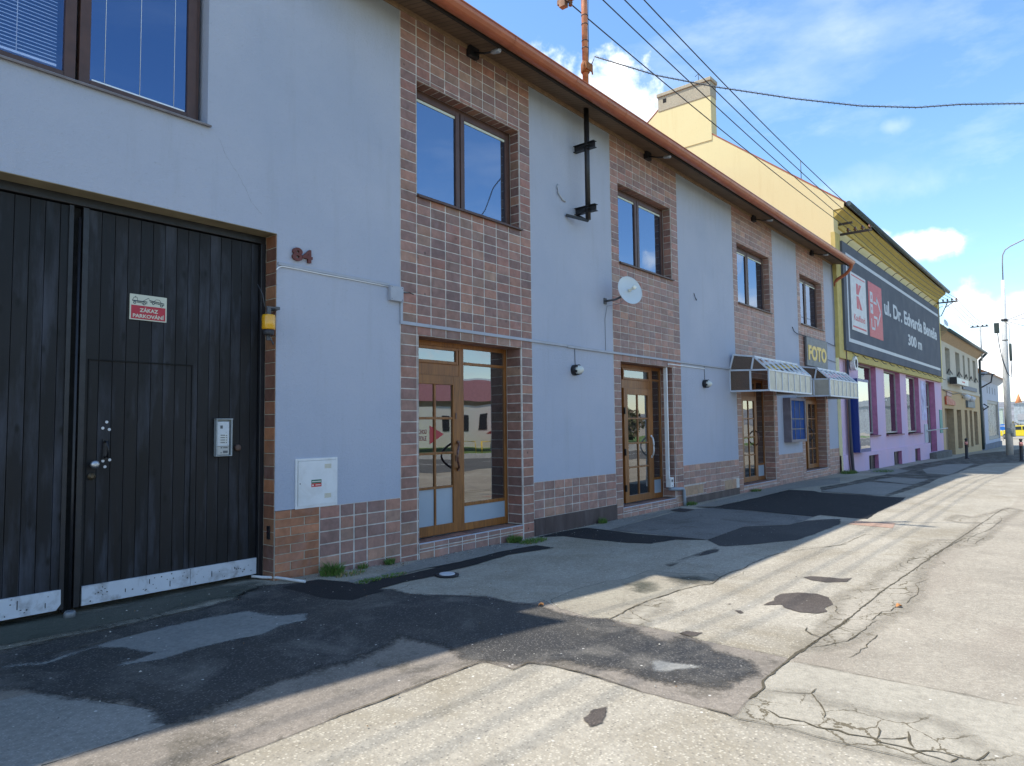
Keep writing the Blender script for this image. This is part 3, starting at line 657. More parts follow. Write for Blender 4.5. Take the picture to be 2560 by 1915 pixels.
def soft_sheet(name, poly, z, mat, cell, pad):
    x0, x1 = min(p[0] for p in poly) - pad, max(p[0] for p in poly) + pad; y0, y1 = min(p[1] for p in poly) - pad, max(p[1] for p in poly) + pad
    x0 = max(x0, .2); nx, ny = int((x1 - x0) / cell) + 1, int((y1 - y0) / cell) + 1
    n = len(poly); seg = [(poly[i], poly[(i + 1) % n]) for i in range(n)]
    idx = {}; V = []; A = []; F = []
    def val(px, py):
        d = 1e9
        for (ax, ay), (bx, by) in seg:
            dx, dy = bx - ax, by - ay; L = dx * dx + dy * dy
            u = 0 if L < 1e-12 else max(0, min(1, ((px - ax) * dx + (py - ay) * dy) / L))
            q = (ax + dx * u - px) ** 2 + (ay + dy * u - py) ** 2
            if q < d: d = q
        d = math.sqrt(d)
        return d if inside((px, py), poly) else -d
    S_ = [[val(x0 + i * cell, y0 + j * cell) for j in range(ny + 1)] for i in range(nx + 1)]
    def vert(i, j):
        if (i, j) not in idx:
            idx[i, j] = len(V); x = x0 + i * cell; V.append((x, y0 + j * cell, gh(x) + z)); A.append(S_[i][j])
        return idx[i, j]
    for i in range(nx):
        for j in range(ny):
            if max(S_[i][j], S_[i + 1][j], S_[i][j + 1], S_[i + 1][j + 1]) > -pad: F.append((vert(i, j), vert(i + 1, j), vert(i + 1, j + 1), vert(i, j + 1)))
    me = bpy.data.meshes.new(name); me.from_pydata(V, [], F); me.materials.append(mat)
    at = me.attributes.new('sd', 'FLOAT', 'POINT'); at.data.foreach_set('value', A)
    o = bpy.data.objects.new(name, me); C.objects.link(o); o['kind'] = 'structure'
    return o
AMP = {'dirty': .022, 'worn': .07, 'cement': .035, 'tar': .012, 'oldtar': .03, 'slab': .012, 'slabd': .012, 'patch': .018, 'pinkc': .0, 'grate': .0, 'damp': .02, 'craze': .0, 'craze2': .0, 'toneR': .006, 'toneL': .006, 'toneD': .01}
for i, (m, l, pts) in enumerate(POLYS):
    far = sum(p[0] for p in pts) / len(pts) > 15
    if m in SOFT and not far:
        cl, pd = SOFT[m]
        soft_sheet(GN[m], [p for p in pts], (.0021 + .00015 * (i % 4)) if 'craze' in m else .0010 + .0018 * l + .0002 * (i % 4), GM[m], cl, pd)
        continue
    pp = jitter(pts, .15 if far else (.035 if m in ('worn', 'cement', 'patch') else .06), AMP[m], i * 3.3)
    if m == 'grate':
        gx = sum(p[0] for p in pts) / len(pts)
        o = sheet('drain_grate', [(gx - .2, -.20), (gx + .2, -.20), (gx + .2, -.5), (gx - .2, -.5)], .014, M_iron, None)
        tag(o, 'small dark iron drain grate in the pavement below the grey downpipe', 'drain grate')
    else:
        sheet(GN[m], pp, .0010 + .0018 * l + .0002 * (i % 4), GM[m])
# joints and cracks: one sheet of thin ribbons
b = MB()
for i, (w, pts, hi_) in enumerate(LINES):
    if w < .013: w *= 1.25
    near = min(p[0] for p in pts) < 8
    pl = jitter(pts, .035 if near else .1, .011, i * 5.1, False)
    L = []; R = []
    for k, p in enumerate(pl):
        a = Vector(pl[max(k - 1, 0)]); c = Vector(pl[min(k + 1, len(pl) - 1)])
        d = (c - a); d = Vector((-d.y, d.x)).normalized() if d.length > 1e-6 else Vector((0, 1))
        ww = w * .30 * (.35 + 1.5 * abs(noise.noise(Vector((p[0] * 11, p[1] * 11, i)))) + .25 * rnd.random())
        if k in (0, len(pl) - 1): ww *= .3
        L.append((p[0] + d.x * ww, p[1] + d.y * ww)); R.append((p[0] - d.x * ww, p[1] - d.y * ww))
    for k in range(len(pl) - 1):
        b.face([(x, y, gh(x) + (.0088 if hi_ else .0058)) for x, y in (L[k], L[k + 1], R[k + 1], R[k])])
tag(b.build('pavement_cracks', M_crack), kind='structure')

# small round water valve cover
t_ = thing('valve_cover', (5.23, -1.03, gh(5.23)), 'small white valve cover in a dark ring before the first glass door', 'valve cover')
MB().lathe((5.23, -1.03, gh(5.23) + .01), (0, 0, 1), [(0, .125), (.012, .125), (.014, .10)], 20).build('ring', M_iron, t_)
MB().lathe((5.23, -1.03, gh(5.23) + .02), (0, 0, 1), [(0, .085), (.012, .08)], 20).build('lid', pm('valve_white', (.5, .52, .55), rough=.6), t_)

# grass tufts along the wall foot
def tuft(x, y, n, h, spread, label, dry=.1, low=False, kind=None):
    b = MB(); z = gh(x) + .008
    for k in range(n):
        r = spread * math.sqrt(rnd.random()); t = rnd.random() * 2 * PI
        px = x + r * math.cos(t) * (1.6 if low else 1); py = y + r * math.sin(t) * .7
        hh = h * (.35 + .65 * rnd.random()) * (1 - .5 * r / spread)
        lean = Vector((math.cos(t), math.sin(t), 0)) * hh * (.15 + .6 * rnd.random()) + Vector(((rnd.random() - .5), (rnd.random() - .5), 0)) * hh * .4
        a = rnd.random() * PI; w = .0028 + .0022 * rnd.random()
        sx, sy = math.cos(a) * w, math.sin(a) * w
        p0 = Vector((px, py, z)); p1 = p0 + lean * .35 + Vector((0, 0, hh * .6)); p2 = p0 + lean + Vector((0, 0, hh * (.95 - .3 * rnd.random())))
        mi = 1 if rnd.random() < dry else 0
        sv = Vector((sx, sy, 0))
        b.face([p0 - sv, p0 + sv, p1 + sv * .8, p1 - sv * .8], mi)
        b.face([p1 - sv * .8, p1 + sv * .8, p2], mi)
    o = b.build('grass_tuft', [M_grass, M_grass_dry], loc=(x, y, z), recalc=False)
    return tag(o, label, 'grass tuft', None if kind else 'grass tufts along the foot of the wall', kind)
tuft(4.42, -.17, 520, .21, .13, 'tallest green grass tuft, at the joint between orange brick pier and tiled plinth', .06)
tuft(4.55, -.30, 160, .07, .12, 'low yellowish grass spreading in front of the tallest tuft', .5, True)
tuft(4.88, -.08, 110, .10, .06, 'small grass tuft at the middle of the first tiled plinth', .25)
tuft(5.28, -.06, 150, .13, .06, 'small upright grass tuft left of the first glass door', .05)
tuft(4.45, -.72, 200, .05, .10, 'flat grass on the left end of the dark asphalt strip', .1, True)
tuft(4.80, -.66, 200, .045, .12, 'flat grass along the edge of the concrete gutter slab', .1, True)
tuft(7.46, -.10, 420, .17, .12, 'bushy grass tuft at the right end of the first tiled door step', .05)
tuft(7.62, -.30, 360, .09, .17, 'grass trailing over the asphalt from the first door step', .05, True)
tuft(9.75, -.07, 200, .15, .09, 'grass tuft against the dark plinth left of the second glass door', .05)
tuft(12.95, -.09, 240, .12, .14, 'grass tuft beside the foot of the grey downpipe', .1, True)
tuft(16.4, -.10, 200, .12, .15, 'grass tuft on the step of the third glass door', .1, True)
tuft(24.0, -.25, 420, .24, .3, 'wide bright grass tuft at the corner between the two buildings', .05, True, 'stuff')
tuft(26.3, -.75, 300, .12, .45, 'flat bright grass in the pavement before the pink house', .05, True, 'stuff')

# fallen leaves and rubbish
M_leaf = pm('leaf_orange', (.5, .22, .07), rough=.7, var=.2, vs=50)
for x, y, r, lab in ((4.79, -2.6, .03, 'small orange dry leaf at the edge of the shadow on the driveway'), (6.82, -4.93, .036, 'curled orange dry leaf on the cracked sunny pavement')):
    b = MB(); n = 9; z = gh(x) + .014
    ring = [(x + r * (1 + .35 * math.cos(3 * q)) * math.cos(q), y + r * .7 * math.sin(q), z + .012 * math.sin(2 * q) + .006) for q in [2 * PI * k / n for k in range(n)]]
    for k in range(n): b.face([(x, y, z), ring[k], ring[(k + 1) % n]])
    tag(b.build('fallen_leaf', M_leaf, loc=(x, y, z), recalc=False), lab, 'leaf')
b = MB(); rl = random.Random(11)
for k in range(900):
    x = rl.choice([rl.uniform(3.9, 12.8), rl.uniform(2.2, 24), rl.uniform(4.3, 8)]); y = -.02 - abs(rl.gauss(0, .16)); r = rl.uniform(.002, .009) * (1.6 if rl.random() < .1 else 1)
    if rl.random() < .35: x, y = rl.uniform(1.2, 9), rl.uniform(-4.6, -.3); r *= .7
    z = gh(x) + .012; mi = rl.choice([0, 0, 1, 2])
    pts_ = [Vector((x + r * math.cos(a + .3) * rl.uniform(.7, 1.3), y + r * math.sin(a + .3) * rl.uniform(.7, 1.3), z)) for a in (0, 1.3, 2.6, 3.9, 5.2)]
    top = Vector((x, y, z + r * .9))
    for q in range(5): b.face([pts_[q], pts_[(q + 1) % 5], top], mi)
tag(b.build('gravel_grit', [pm('grit_pale', (.42, .39, .33), rough=.9), pm('grit_dark', (.08, .07, .06), rough=.9), pm('grit_leaf', (.22, .13, .06), rough=.9)], loc=(6, 0, 0), recalc=False), 'loose grit, chips and leaf crumbs scattered along the foot of the wall', 'grit', None, 'stuff')
tag(MB().tube([(3.74, .22, .035), (3.80, .12, .028), (3.87, -.02, .03), (3.90, -.14, .028), (3.93, -.25, .022), (3.965, -.36, .02)], .0135, 10).build('drain_hose', pm('hose_white', (.62, .62, .62), rough=.6), loc=(3.8, 0, 0)),
    'white plastic hose lying out from under the gate past the brick pier', 'hose')
# ---------------------------------------------------------------- town house
M_wall = plaster('plaster_bluegrey', (.45, .475, .555), (.395, .43, .52), .55, (.25, .245, .23))
M_wall2 = plaster('plaster_dull', (.3, .3, .3), (.33, .32, .3), .4)
M_tile = tile_mat('clinker_tile')
M_grout = pm('grout_white', (.56, .52, .48), rough=.9, var=.25, vs=9, bump=.4, bs=90, dirt=((.25, .2, .17), .6), ds=3)
M_brickpier = tile_mat('orange_brick', .8)
M_mortar = pm('mortar_tan', (.42, .37, .29), rough=.95, var=.2, vs=20, bump=.5, bs=120)
M_brown = pm('window_brown', (.080, .038, .027), rough=.45, var=.2, vs=8, bump=.05)
M_black = pm('steel_black', (.012, .012, .015), rough=.45, var=.3, vs=9, bump=.1)
M_sheet = pm('kick_sheet', (.55, .58, .63), rough=.5, var=.10, vs=3, bump=.15, bs=9, metal=.1, dirt=((.12, .1, .085), .75), ds=5)
M_boards = wood_dark()
M_oak = wood_oak()
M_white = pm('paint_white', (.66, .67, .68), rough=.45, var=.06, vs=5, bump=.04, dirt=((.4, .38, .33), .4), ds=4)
M_cream = pm('blind_cream', (.6, .62, .52), rough=.6, var=.06)
M_gut = pm('gutter_redbrown', (.36, .095, .035), rough=.42, var=.14, vs=5, bump=.04, metal=.0, coat=.25)
M_roof = ribbed('roof_tiles', (.33, .1, .06), 0, .30, .7, .8)
M_soff = ribbed('soffit_boards', (.15, .095, .055), 0, .085, .85, .8)
M_dark = pm('room_dark', (.02, .02, .022), rough=.9)
M_glass = glass('window_glass', refl=3.0)
M_glass_up = glass('window_glass_upper', refl=4.2, alpha=.45, gcol=(.62, .76, 1.0))
M_frost = pm('frosted_film', (.30, .37, .44), rough=.35, var=.05, vs=3, bump=.02, spec=.6)
M_step = pm('step_stone', (.17, .13, .115), rough=.7, var=.25, vs=7, bump=.2, dirt=((.3, .26, .22), .5), ds=4)
M_duct = pm('duct_grey', (.36, .38, .43), rough=.6, var=.08, vs=6)

PAL = [(.285, .148, .112), (.25, .128, .102), (.205, .115, .100), (.165, .098, .094), (.33, .158, .108), (.25, .155, .112), (.35, .19, .125), (.225, .13, .105), (.185, .102, .09), (.30, .128, .095), (.30, .19, .13)]
PAL = [tuple(q * .72 + m * .28 for q, m in zip(c, (.25, .138, .108))) for c in PAL]
PALW = [6, 6, 6, 2.5, 4, 3, 1.5, 6, 5, 4.5, 1]
def tcol(r, lift=0, warm=0):
    c = r.choices(PAL, PALW)[0]; k = .85 + .3 * r.random()
    return tuple(min(.6, q * k + lift * w) for q, w in zip(c, (1, .72 + warm, .62)))
def tiles(b, O, U, V, N, rects, r, lift=0, g=.0095, th=.006, colf=None):
    """rects in (u0,u1,v0,v1); each a slightly raised tile"""
    O, U, V, N = map(Vector, (O, U, V, N))
    for (u0, u1, v0, v1) in rects:
        if u1 - u0 < .025 or v1 - v0 < .02: continue
        c = (colf or tcol)(r, lift) if colf is None else colf(r)
        t = th * (.75 + .5 * r.random()); e = .003
        h_ = g * .62; q = [(u0 + g, v0 + h_), (u1 - g, v0 + h_), (u1 - g, v1 - h_), (u0 + g, v1 - h_)]
        qi = [(u0 + g + e, v0 + h_ + e), (u1 - g - e, v0 + h_ + e), (u1 - g - e, v1 - h_ - e), (u0 + g + e, v1 - h_ - e)]
        tl = [(r.random() - .5) * .0016 for _ in range(4)]
        lo = [O + U * a + V * d for a, d in q]
        hi = [O + U * a + V * d + N * (t + w) for (a, d), w in zip(qi, tl)]
        b.face(hi, 0, c)
        for k in range(4):
            b.face([lo[k], lo[(k + 1) % 4], hi[(k + 1) % 4], hi[k]], 0, c)
def clip(rects, holes):
    out = []
    for a, b_, c, d in rects:
        A = [(a, b_, c, d)]
        for hx0, hx1, hz0, hz1 in holes:
            B = []
            for (x0, x1, z0, z1) in A:
                if x1 <= hx0 + .01 or x0 >= hx1 - .01 or z1 <= hz0 + .01 or z0 >= hz1 - .01: B.append((x0, x1, z0, z1)); continue
                if z0 < hz0 - .02: B.append((x0, x1, z0, hz0))
                if z1 > hz1 + .02: B.append((x0, x1, hz1, z1))
                if x0 < hx0 - .02: B.append((x0, hx0, max(z0, hz0), min(z1, hz1)))
                if x1 > hx1 + .02: B.append((hx1, x1, max(z0, hz0), min(z1, hz1)))
            A = B
        out += A
    return out
def grid(cols, z0, z1, pitch, anchor):
    k0 = math.floor((z0 - anchor) / pitch); R = []
    k = k0
    while anchor + k * pitch < z1:
        a, d = max(z0, anchor + k * pitch), min(z1, anchor + (k + 1) * pitch)
        for x0, x1 in zip(cols, cols[1:]): R.append((x0, x1, a, d))
        k += 1
    return R

house = thing('town_house', (12, 0, -.1), 'long two storey blue grey rendered house with brown clinker tile bays and red brown gutter', 'house')
# openings in the street wall: x0, x1, z0, z1
OPEN = [(-4.2, 3.85, -.2, 3.48), (-2.6, 3.11, 4.38, 6.15),
        (5.76, 7.78, 4.36, 5.83), (10.55, 12.57, 4.36, 5.80), (15.93, 18.12, 4.34, 5.80), (20.54, 22.67, 4.33, 5.80),
        (5.78, 7.77, .10, 2.62), (10.53, 12.51, .07, 2.61), (15.93, 18.12, .05, 2.60), (20.54, 22.65, .12, 2.60)]
X0, X1, ZT = -6, 23.95, 6.72
def wall_cells(b, x0, x1, z0, z1, y, holes, mi=0):
    xx = sorted(set([x0, x1] + [h for o in holes for h in o[:2] if x0 < h < x1]))
    zz = sorted(set([z0, z1] + [h for o in holes for h in o[2:] if z0 < h < z1]))
    for a, c in zip(xx, xx[1:]):
        for d, e in zip(zz, zz[1:]):
            mx_, mz = (a + c) / 2, (d + e) / 2
            if any(o[0] < mx_ < o[1] and o[2] < mz < o[3] for o in holes): continue
            b.face([(a, y, d), (c, y, d), (c, y, e), (a, y, e)], mi)
b = MB()
wall_cells(b, X0, X1, -.5, ZT, 0, OPEN)
wall_cells(b, X0, X1, -.5, ZT, .42, OPEN)
for (a, c, d, e) in OPEN:
    dep = .42
    b.face([(a, 0, d), (a, dep, d), (a, dep, e), (a, 0, e)]); b.face([(c, 0, d), (c, dep, d), (c, dep, e), (c, 0, e)])
    b.face([(a, 0, e), (c, 0, e), (c, dep, e), (a, dep, e)])
    if d > 3: b.face([(a, 0, d), (c, 0, d), (c, dep, d), (a, dep, d)])
b.face([(X0, 0, -.5), (X0, 10, -.5), (X0, 10, ZT), (X0, 0, ZT)]); b.face([(X1, 0, -.5), (X1, 10, -.5), (X1, 10, ZT), (X1, 0, ZT)])
b.face([(X0, 10, -.5), (X1, 10, -.5), (X1, 10, ZT), (X0, 10, ZT)])
b.face([(X0, 0, ZT), (X1, 0, ZT), (X1, 10, ZT), (X0, 10, ZT)])
for x in (X0, X1): b.face([(x, 0, ZT), (x, 10, ZT), (x, 5, ZT + 3.6)])
for x in (4.6, 9.2, 14.3, 19.3): b.box(x, x + .2, .43, 9.9, -.4, ZT - .02)
b.box(X0 + .1, X1 - .1, .43, 9.9, 3.6, 3.85)
b.box(X0 + .1, X1 - .1, 5.0, 5.1, -.4, 3.6)
b.box(X0 + .1, X1 - .1, 4.5, 4.6, 3.85, ZT - .02)
b.build('wall', M_wall, house, recalc=False)
# hairline cracks in the render
b = MB()
for w, pts in ((.0028, [(3.22, 4.28), (3.30, 4.12), (3.42, 3.98), (3.50, 3.86), (3.56, 3.74), (3.70, 3.62)]),):
    P_ = [Vector(p) for p in pts]; Q = []
    for a, c in zip(P_, P_[1:]):
        for k in range(6): q = a.lerp(c, k / 6); Q.append(q + Vector((noise.noise(Vector((q.x * 23, q.y * 23, 1))), noise.noise(Vector((q.x * 23, q.y * 23, 9))))) * .012)
    for a, c in zip(Q, Q[1:]):
        d = (c - a).normalized(); n_ = Vector((-d.y, d.x)) * w * (.3 + .5 * rnd.random())
        b.face([(a.x - n_.x, -.001, a.y - n_.y), (c.x - n_.x, -.001, c.y - n_.y), (c.x + n_.x, -.001, c.y + n_.y), (a.x + n_.x, -.001, a.y + n_.y)])
b.build('plaster_crack', pm('crack_grey', (.28, .30, .35), rough=.9), house, recalc=False)
# roof
b = MB()
ey, ez = -.56, 6.64
b.face([(4.3, ey, ez), (X1, ey, ez), (X1, 5, ez + 4.1), (4.3, 5, ez + 4.1)])
b.face([(X0, 0, 6.80), (4.3, 0, 6.80), (4.3, 5, ez + 4.1), (X0, 5, ez + 4.1)])
b.face([(X0, 5, ez + 4.1), (X1, 5, ez + 4.1), (X1, 10.5, ez - .1), (X0, 10.5, ez - .1)])
b.face([(4.3, ey, ez), (4.3, 5, ez + 4.1), (4.3, 0, 6.80)])
b.build('roof', M_roof, house, recalc=False)
# unseen gate bay slab, outlined to cast the notched shadow, then the boarded eave
b = MB()
b.prism([(-6, .02), (-1.3, -.02), (2.05, -.50), (2.03, -.02), (4.3, -.02), (4.3, .02)], 'z', 6.70, 6.80)
b.build('shadow_slab', M_soff, house)
b = MB()
b.face([(4.3, 0, 6.66), (X1 + .05, 0, 6.66), (X1 + .05, -.50, 6.545), (4.3, -.50, 6.545)])
b.box(4.3, X1 + .05, -.505, -.47, 6.50, 6.62, 1)  # near-black fascia colour stands for the shaded gap behind the gutter
b.face([(4.3, 0, 6.66), (4.3, -.5, 6.545), (4.3, -.5, 6.66), (4.3, 0, 6.72)])
b.face([(X1 + .05, 0, 6.66), (X1 + .05, -.5, 6.545), (X1 + .05, -.5, 6.66), (X1 + .05, 0, 6.72)])
b.build('soffit', [M_soff, pm('fascia_shade', (.02, .014, .01), rough=.8)], house, recalc=False)
MB().box(4.3, X1, -.035, -.001, 6.60, 6.665).build('eave_batten', pm('batten_tan', (.24, .15, .08), rough=.8, var=.2, vs=12), house, bevel=.006)
# gutter: half round trough
b = MB(); n = 14
gy, gz, gr = -.60, 6.60, .112
prof = [(gy + gr * math.cos(t), gz + gr * math.sin(t)) for t in [PI + PI * k / n for k in range(n + 1)]]
xs_ = [4.55] + [4.55 + .01 + 1.0 * k for k in range(20)] + [23.88]
for a, c in zip(prof, prof[1:]):
    b.face([(4.4, a[0], a[1]), (23.9, a[0], a[1]), (23.9, c[0], c[1]), (4.4, c[0], c[1])], 0, None, True)
b.tube([(4.4, gy - gr, gz + .005), (23.9, gy - gr, gz + .005)], .012, 8)
for k in range(14):          # overlapping joints
    x = 5.45 + k * 1.42
    if x > 23.8: break
    pr = [(gy + (gr + .004) * math.cos(t), gz + (gr + .004) * math.sin(t)) for t in [PI + PI * q / n for q in range(n + 1)]]
    for a, c in zip(pr, pr[1:]): b.face([(x, a[0], a[1]), (x + .03, a[0], a[1]), (x + .03, c[0], c[1]), (x, c[0], c[1])], 0, None, True)
b.prism([(gy + gr * math.cos(t), gz + gr * math.sin(t)) for t in [PI + PI * q / n for q in range(n + 1)]], 'x', 23.9, 23.915)
for k in range(38):
    x = 5.2 + k * .5
    b.tube([(x, -.50, 6.70), (x - .02, -.52, 6.765), (x + .02, -.53, 6.78), (x + .03, -.50, 6.72)], .006, 5)
b.build('gutter', M_gut, house)
b = MB().tube([(23.84, -.60, 6.56), (23.86, -.60, 6.44), (23.88, -.55, 6.36), (23.93, -.40, 6.24), (23.97, -.14, 6.12), (23.99, -.06, 6.02), (24.0, -.05, 5.9)], .052, 14)
b.lathe((23.84, -.60, 6.46), (0, 0, 1), [(0, .06), (.05, .075), (.08, .06)], 14)
b.build('downpipe', M_gut, house)

# tile bays
S1 = [5.49, 5.755, 5.993, 6.253, 6.521, 6.755, 6.99, 7.25, 7.522, 7.785, 8.03]
S2 = [10.30, 10.555, 10.827, 11.087, 11.354, 11.584, 11.805, 12.066, 12.333, 12.575, 12.85]
S3 = [15.67, 15.93, 16.20, 16.47, 16.74, 17.02, 17.30, 17.58, 17.85, 18.12, 18.34]
S4 = [20.29, 20.54, 20.81, 21.08, 21.34, 21.61, 21.88, 22.14, 22.40, 22.66, 22.90]
PT = .1322
r7_ = random.Random(3)
for i, (S_, win, door) in enumerate(((S1, OPEN[2], OPEN[6]), (S2, OPEN[3], OPEN[7]), (S3, OPEN[4], OPEN[8]), (S4, OPEN[5], OPEN[9]))):
    x0, x1 = S_[0], S_[-1]; zb = gh(x0) - .05
    b = MB()
    holes = [win, (door[0], door[1], -1, door[3])]
    lift = .032 * i
    R = clip(grid(S_, zb, door[3], PT, door[3]) + grid(S_, door[3], 6.62, .1255, door[3]), holes)
    top = [q for q in R if q[2] > 4.9]
    tiles(b, (0, -.004, 0), (1, 0, 0), (0, 0, 1), (0, -1, 0), [q for q in R if q not in top], r7_, lift)
    tiles(b, (0, -.004, 0), (1, 0, 0), (0, 0, 1), (0, -1, 0), top, r7_, lift + .018)
    wall_cells(b, x0, x1, zb, 6.62, -.004, [(h[0], h[1], h[2], h[3]) for h in holes], 1)
    b.face([(x0, 0, zb), (x0, -.004, zb), (x0, -.004, 6.62), (x0, 0, 6.62)], 1); b.face([(x1, 0, zb), (x1, -.004, zb), (x1, -.004, 6.62), (x1, 0, 6.62)], 1)
    # reveals: right side, left side, soffit
    for h, dep in ((win, .17), (door, .27)):
        rr = grid([0.0, dep], h[2], h[3], PT, door[3])
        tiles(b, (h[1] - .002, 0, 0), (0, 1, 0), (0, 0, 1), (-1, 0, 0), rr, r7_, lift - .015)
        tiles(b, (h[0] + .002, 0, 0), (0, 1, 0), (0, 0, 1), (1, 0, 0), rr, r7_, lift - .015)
        b.face([(h[1] - .002, -.004, h[2]), (h[1] - .002, dep, h[2]), (h[1] - .002, dep, h[3]), (h[1] - .002, -.004, h[3])], 1)
        b.face([(h[0] + .002, -.004, h[2]), (h[0] + .002, dep, h[2]), (h[0] + .002, dep, h[3]), (h[0] + .002, -.004, h[3])], 1)
        n_ = int(round((h[1] - h[0]) / PT)); w_ = (h[1] - h[0]) / n_
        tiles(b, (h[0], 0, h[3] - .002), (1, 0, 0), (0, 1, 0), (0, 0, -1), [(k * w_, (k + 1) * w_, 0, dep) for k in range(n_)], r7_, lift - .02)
        b.face([(h[0], -.004, h[3] - .002), (h[1], -.004, h[3] - .002), (h[1], dep, h[3] - .002), (h[0], dep, h[3] - .002)], 1)
    b.build('tile_bay', [M_tile, M_grout], house, recalc=False)
    # door step
    b = MB(); zs = door[2]
    cs = [door[0] + (door[1] - door[0]) * k / 8 for k in range(9)]
    b.box(door[0] + .003, door[1] - .003, -.006, .30, zb, zs - .012, 1)
    tiles(b, (0, -.006, 0), (1, 0, 0), (0, 0, 1), (0, -1, 0), [(a, c, d, e) for a, c in zip(cs, cs[1:]) for d, e in ((zb, zb + .12), (zb + .12, zs - .07 + .0), (zs - .07, zs - .008))], r7_, lift + .05)
    tiles(b, (0, 0, zs - .012), (1, 0, 0), (0, 1, 0), (0, 0, 1), [(a, c, d, e) for a, c in zip(cs, cs[1:]) for d, e in ((-.006, .13), (.13, .27))], r7_, -.01)
    b.build('door_step', [M_tile, M_grout], house, recalc=False)
# plinths between the bays
for i, (x0, x1, cols) in enumerate(((4.37, 5.49, [4.373, 4.634, 4.819, 5.0, 5.259, 5.49]), (8.03, 10.30, [8.03, 8.272, 8.537, 8.795, 9.002, 9.2, 9.456, 9.727, 9.978, 10.30]),
        (12.85, 15.67, [12.85 + .2564 * k for k in range(12)]), (18.34, 20.29, [18.34 + .2438 * k for k in range(9)]), (22.90, 23.95, [22.9 + .2625 * k for k in range(5)]))):
    b = MB(); zb = gh(x0) - .08; zt = .675
    zd = {1: .145, 2: .035}.get(i, -9)
    holes = [(12.86, 13.75, .06, .26), (14.83, 15.66, .03, .25)] if i == 2 else []
    R = clip(grid(cols, max(zb, zd), zt, PT, zt), holes)
    tiles(b, (0, -.004, 0), (1, 0, 0), (0, 0, 1), (0, -1, 0), R, r7_, .04 + .022 * i)
    if i == 1:
        b2 = MB()
        for k, c0 in enumerate(cols[:-1]): b2.box(c0, cols[k + 1], -.02 - .002 * (k % 2), -.001, zb, zd)
        b2.build('plinth_base', pm('plinth_dark', (.062, .042, .042), rough=.55, var=.25, vs=4, bump=.2, stretch=(1, 1, .3), dirt=((.2, .17, .17), .35), ds=4), house)
    if i == 2:
        b2 = MB().box(x0, x1 - .03, -.02, -.001, zb, zd); b2.build('plinth_base', MATS['plinth_dark'], house)
        tiles(b, (0, -.004, 0), (1, 0, 0), (0, 0, 1), (0, -1, 0), [(12.87, 13.5, .06, .26), (13.5, 13.75, .06, .26), (14.83, 15.28, .03, .25), (15.28, 15.5, .03, .25)], r7_, 0, colf=lambda r: (.36 + .05 * r.random(), .24, .15))
    b.face([(x0, -.004, zb), (x1, -.004, zb), (x1, -.004, zt), (x0, -.004, zt)], 1)
    b.build('plinth', [M_tile, M_grout], house, recalc=False)
# orange brick pier beside the gate
b = MB(); z = .68; k = 0; rb = random.Random(5)
def obrick(r): q = .8 + .35 * r.random(); return (.36 * q, .155 * q, .082 * q)
RR = []
while z > -.05:
    a = max(-.08, z - .0865)
    cut = 4.03 if k % 2 == 0 else 4.19
    RR += [(3.85, cut, a, z), (cut, 4.37, a, z)]
    z -= .0865; k += 1
tiles(b, (0, -.006, 0), (1, 0, 0), (0, 0, 1), (0, -1, 0), RR, rb, 0, .006, .006, colf=obrick)
b.face([(3.85, -.006, -.08), (4.37, -.006, -.08), (4.37, -.006, .68), (3.85, -.006, .68)], 1)
b.box(3.85, 4.37, -.006, .0, .674, .68, 1)
b.build('brick_pier', [M_brickpier, M_mortar], house, recalc=False)
b = MB()
def jbrick(r): q = .75 + .5 * r.random(); return r.choice([(.30 * q, .12 * q, .055 * q), (.21 * q, .085 * q, .045 * q), (.26 * q, .12 * q, .06 * q), (.16 * q, .07 * q, .045 * q)])
R = []; z = 3.47
while z > -.05: R.append((-.004, .19, max(-.08, z - .1305), z)); z -= .1305
tiles(b, (3.846, 0, 0), (0, 1, 0), (0, 0, 1), (-1, 0, 0), R, rb, 0, .006, .006, colf=jbrick)
b.face([(3.846, -.006, -.08), (3.846, .2, -.08), (3.846, .2, 3.475), (3.846, -.006, 3.475)], 1)
b.build('gate_reveal', [M_brickpier, M_mortar], house, recalc=False)
MB().box(-4, 3.845, .0, .2, 3.474, 3.479).build('gate_soffit', pm('soffit_stained', (.28, .23, .14), rough=.9, var=.3, vs=3), house)

# ---- gate
GY = .20
b = MB()
b.box(-4.1, 3.845, GY, GY + .10, 3.40, 3.478)
b.box(3.79, 3.843, GY - .01, GY + .10, -.02, 3.40)
b.box(-4.1, 3.845, GY + .38, GY + .40, -.1, 3.40)
b.build('gate_frame', M_black, house, bevel=.006)
def leaf(x0, x1, pitch, xoff):
    b = MB()
    x = x0; rr = random.Random(int(x0 * 100))
    e = [x0]; x = xoff
    while x < x1 - .02:
        if x > x0 + .02: e.append(x)
        x += pitch
    e.append(x1)
    for a, c in zip(e, e[1:]):
        b.box(a + .002, c - .002, GY + .028 + .003 * rr.random(), GY + .05, .055, 3.39)
    b.box(x0, x1, GY + .05, GY + .07, .05, 3.39)
    return b
L1 = leaf(2.165, 3.785, .1075, 2.2)
L1.box(2.155, 2.20, GY + .012, GY + .06, .05, 3.395, 1)
lf = L1.build('gate_leaf', [M_boards, M_black], house, bevel=.002)
lf['label'] = 'right gate leaf with wicket door and no parking sign'
L2 = leaf(-.6, 2.08, .1075, -.59)
L2.box(2.05, 2.085, GY + .015, GY + .06, .05, 3.395, 1)
lf2 = L2.build('gate_leaf', [M_boards, M_black], house, bevel=.002)
lf2['label'] = 'left gate leaf of plain dark boards'
b = MB(); b.box(2.085, 2.15, GY + .06, GY + .09, .02, 3.39); b.build('gate_rabbet', pm('gap_black', (.003, .003, .003), rough=.9), house)
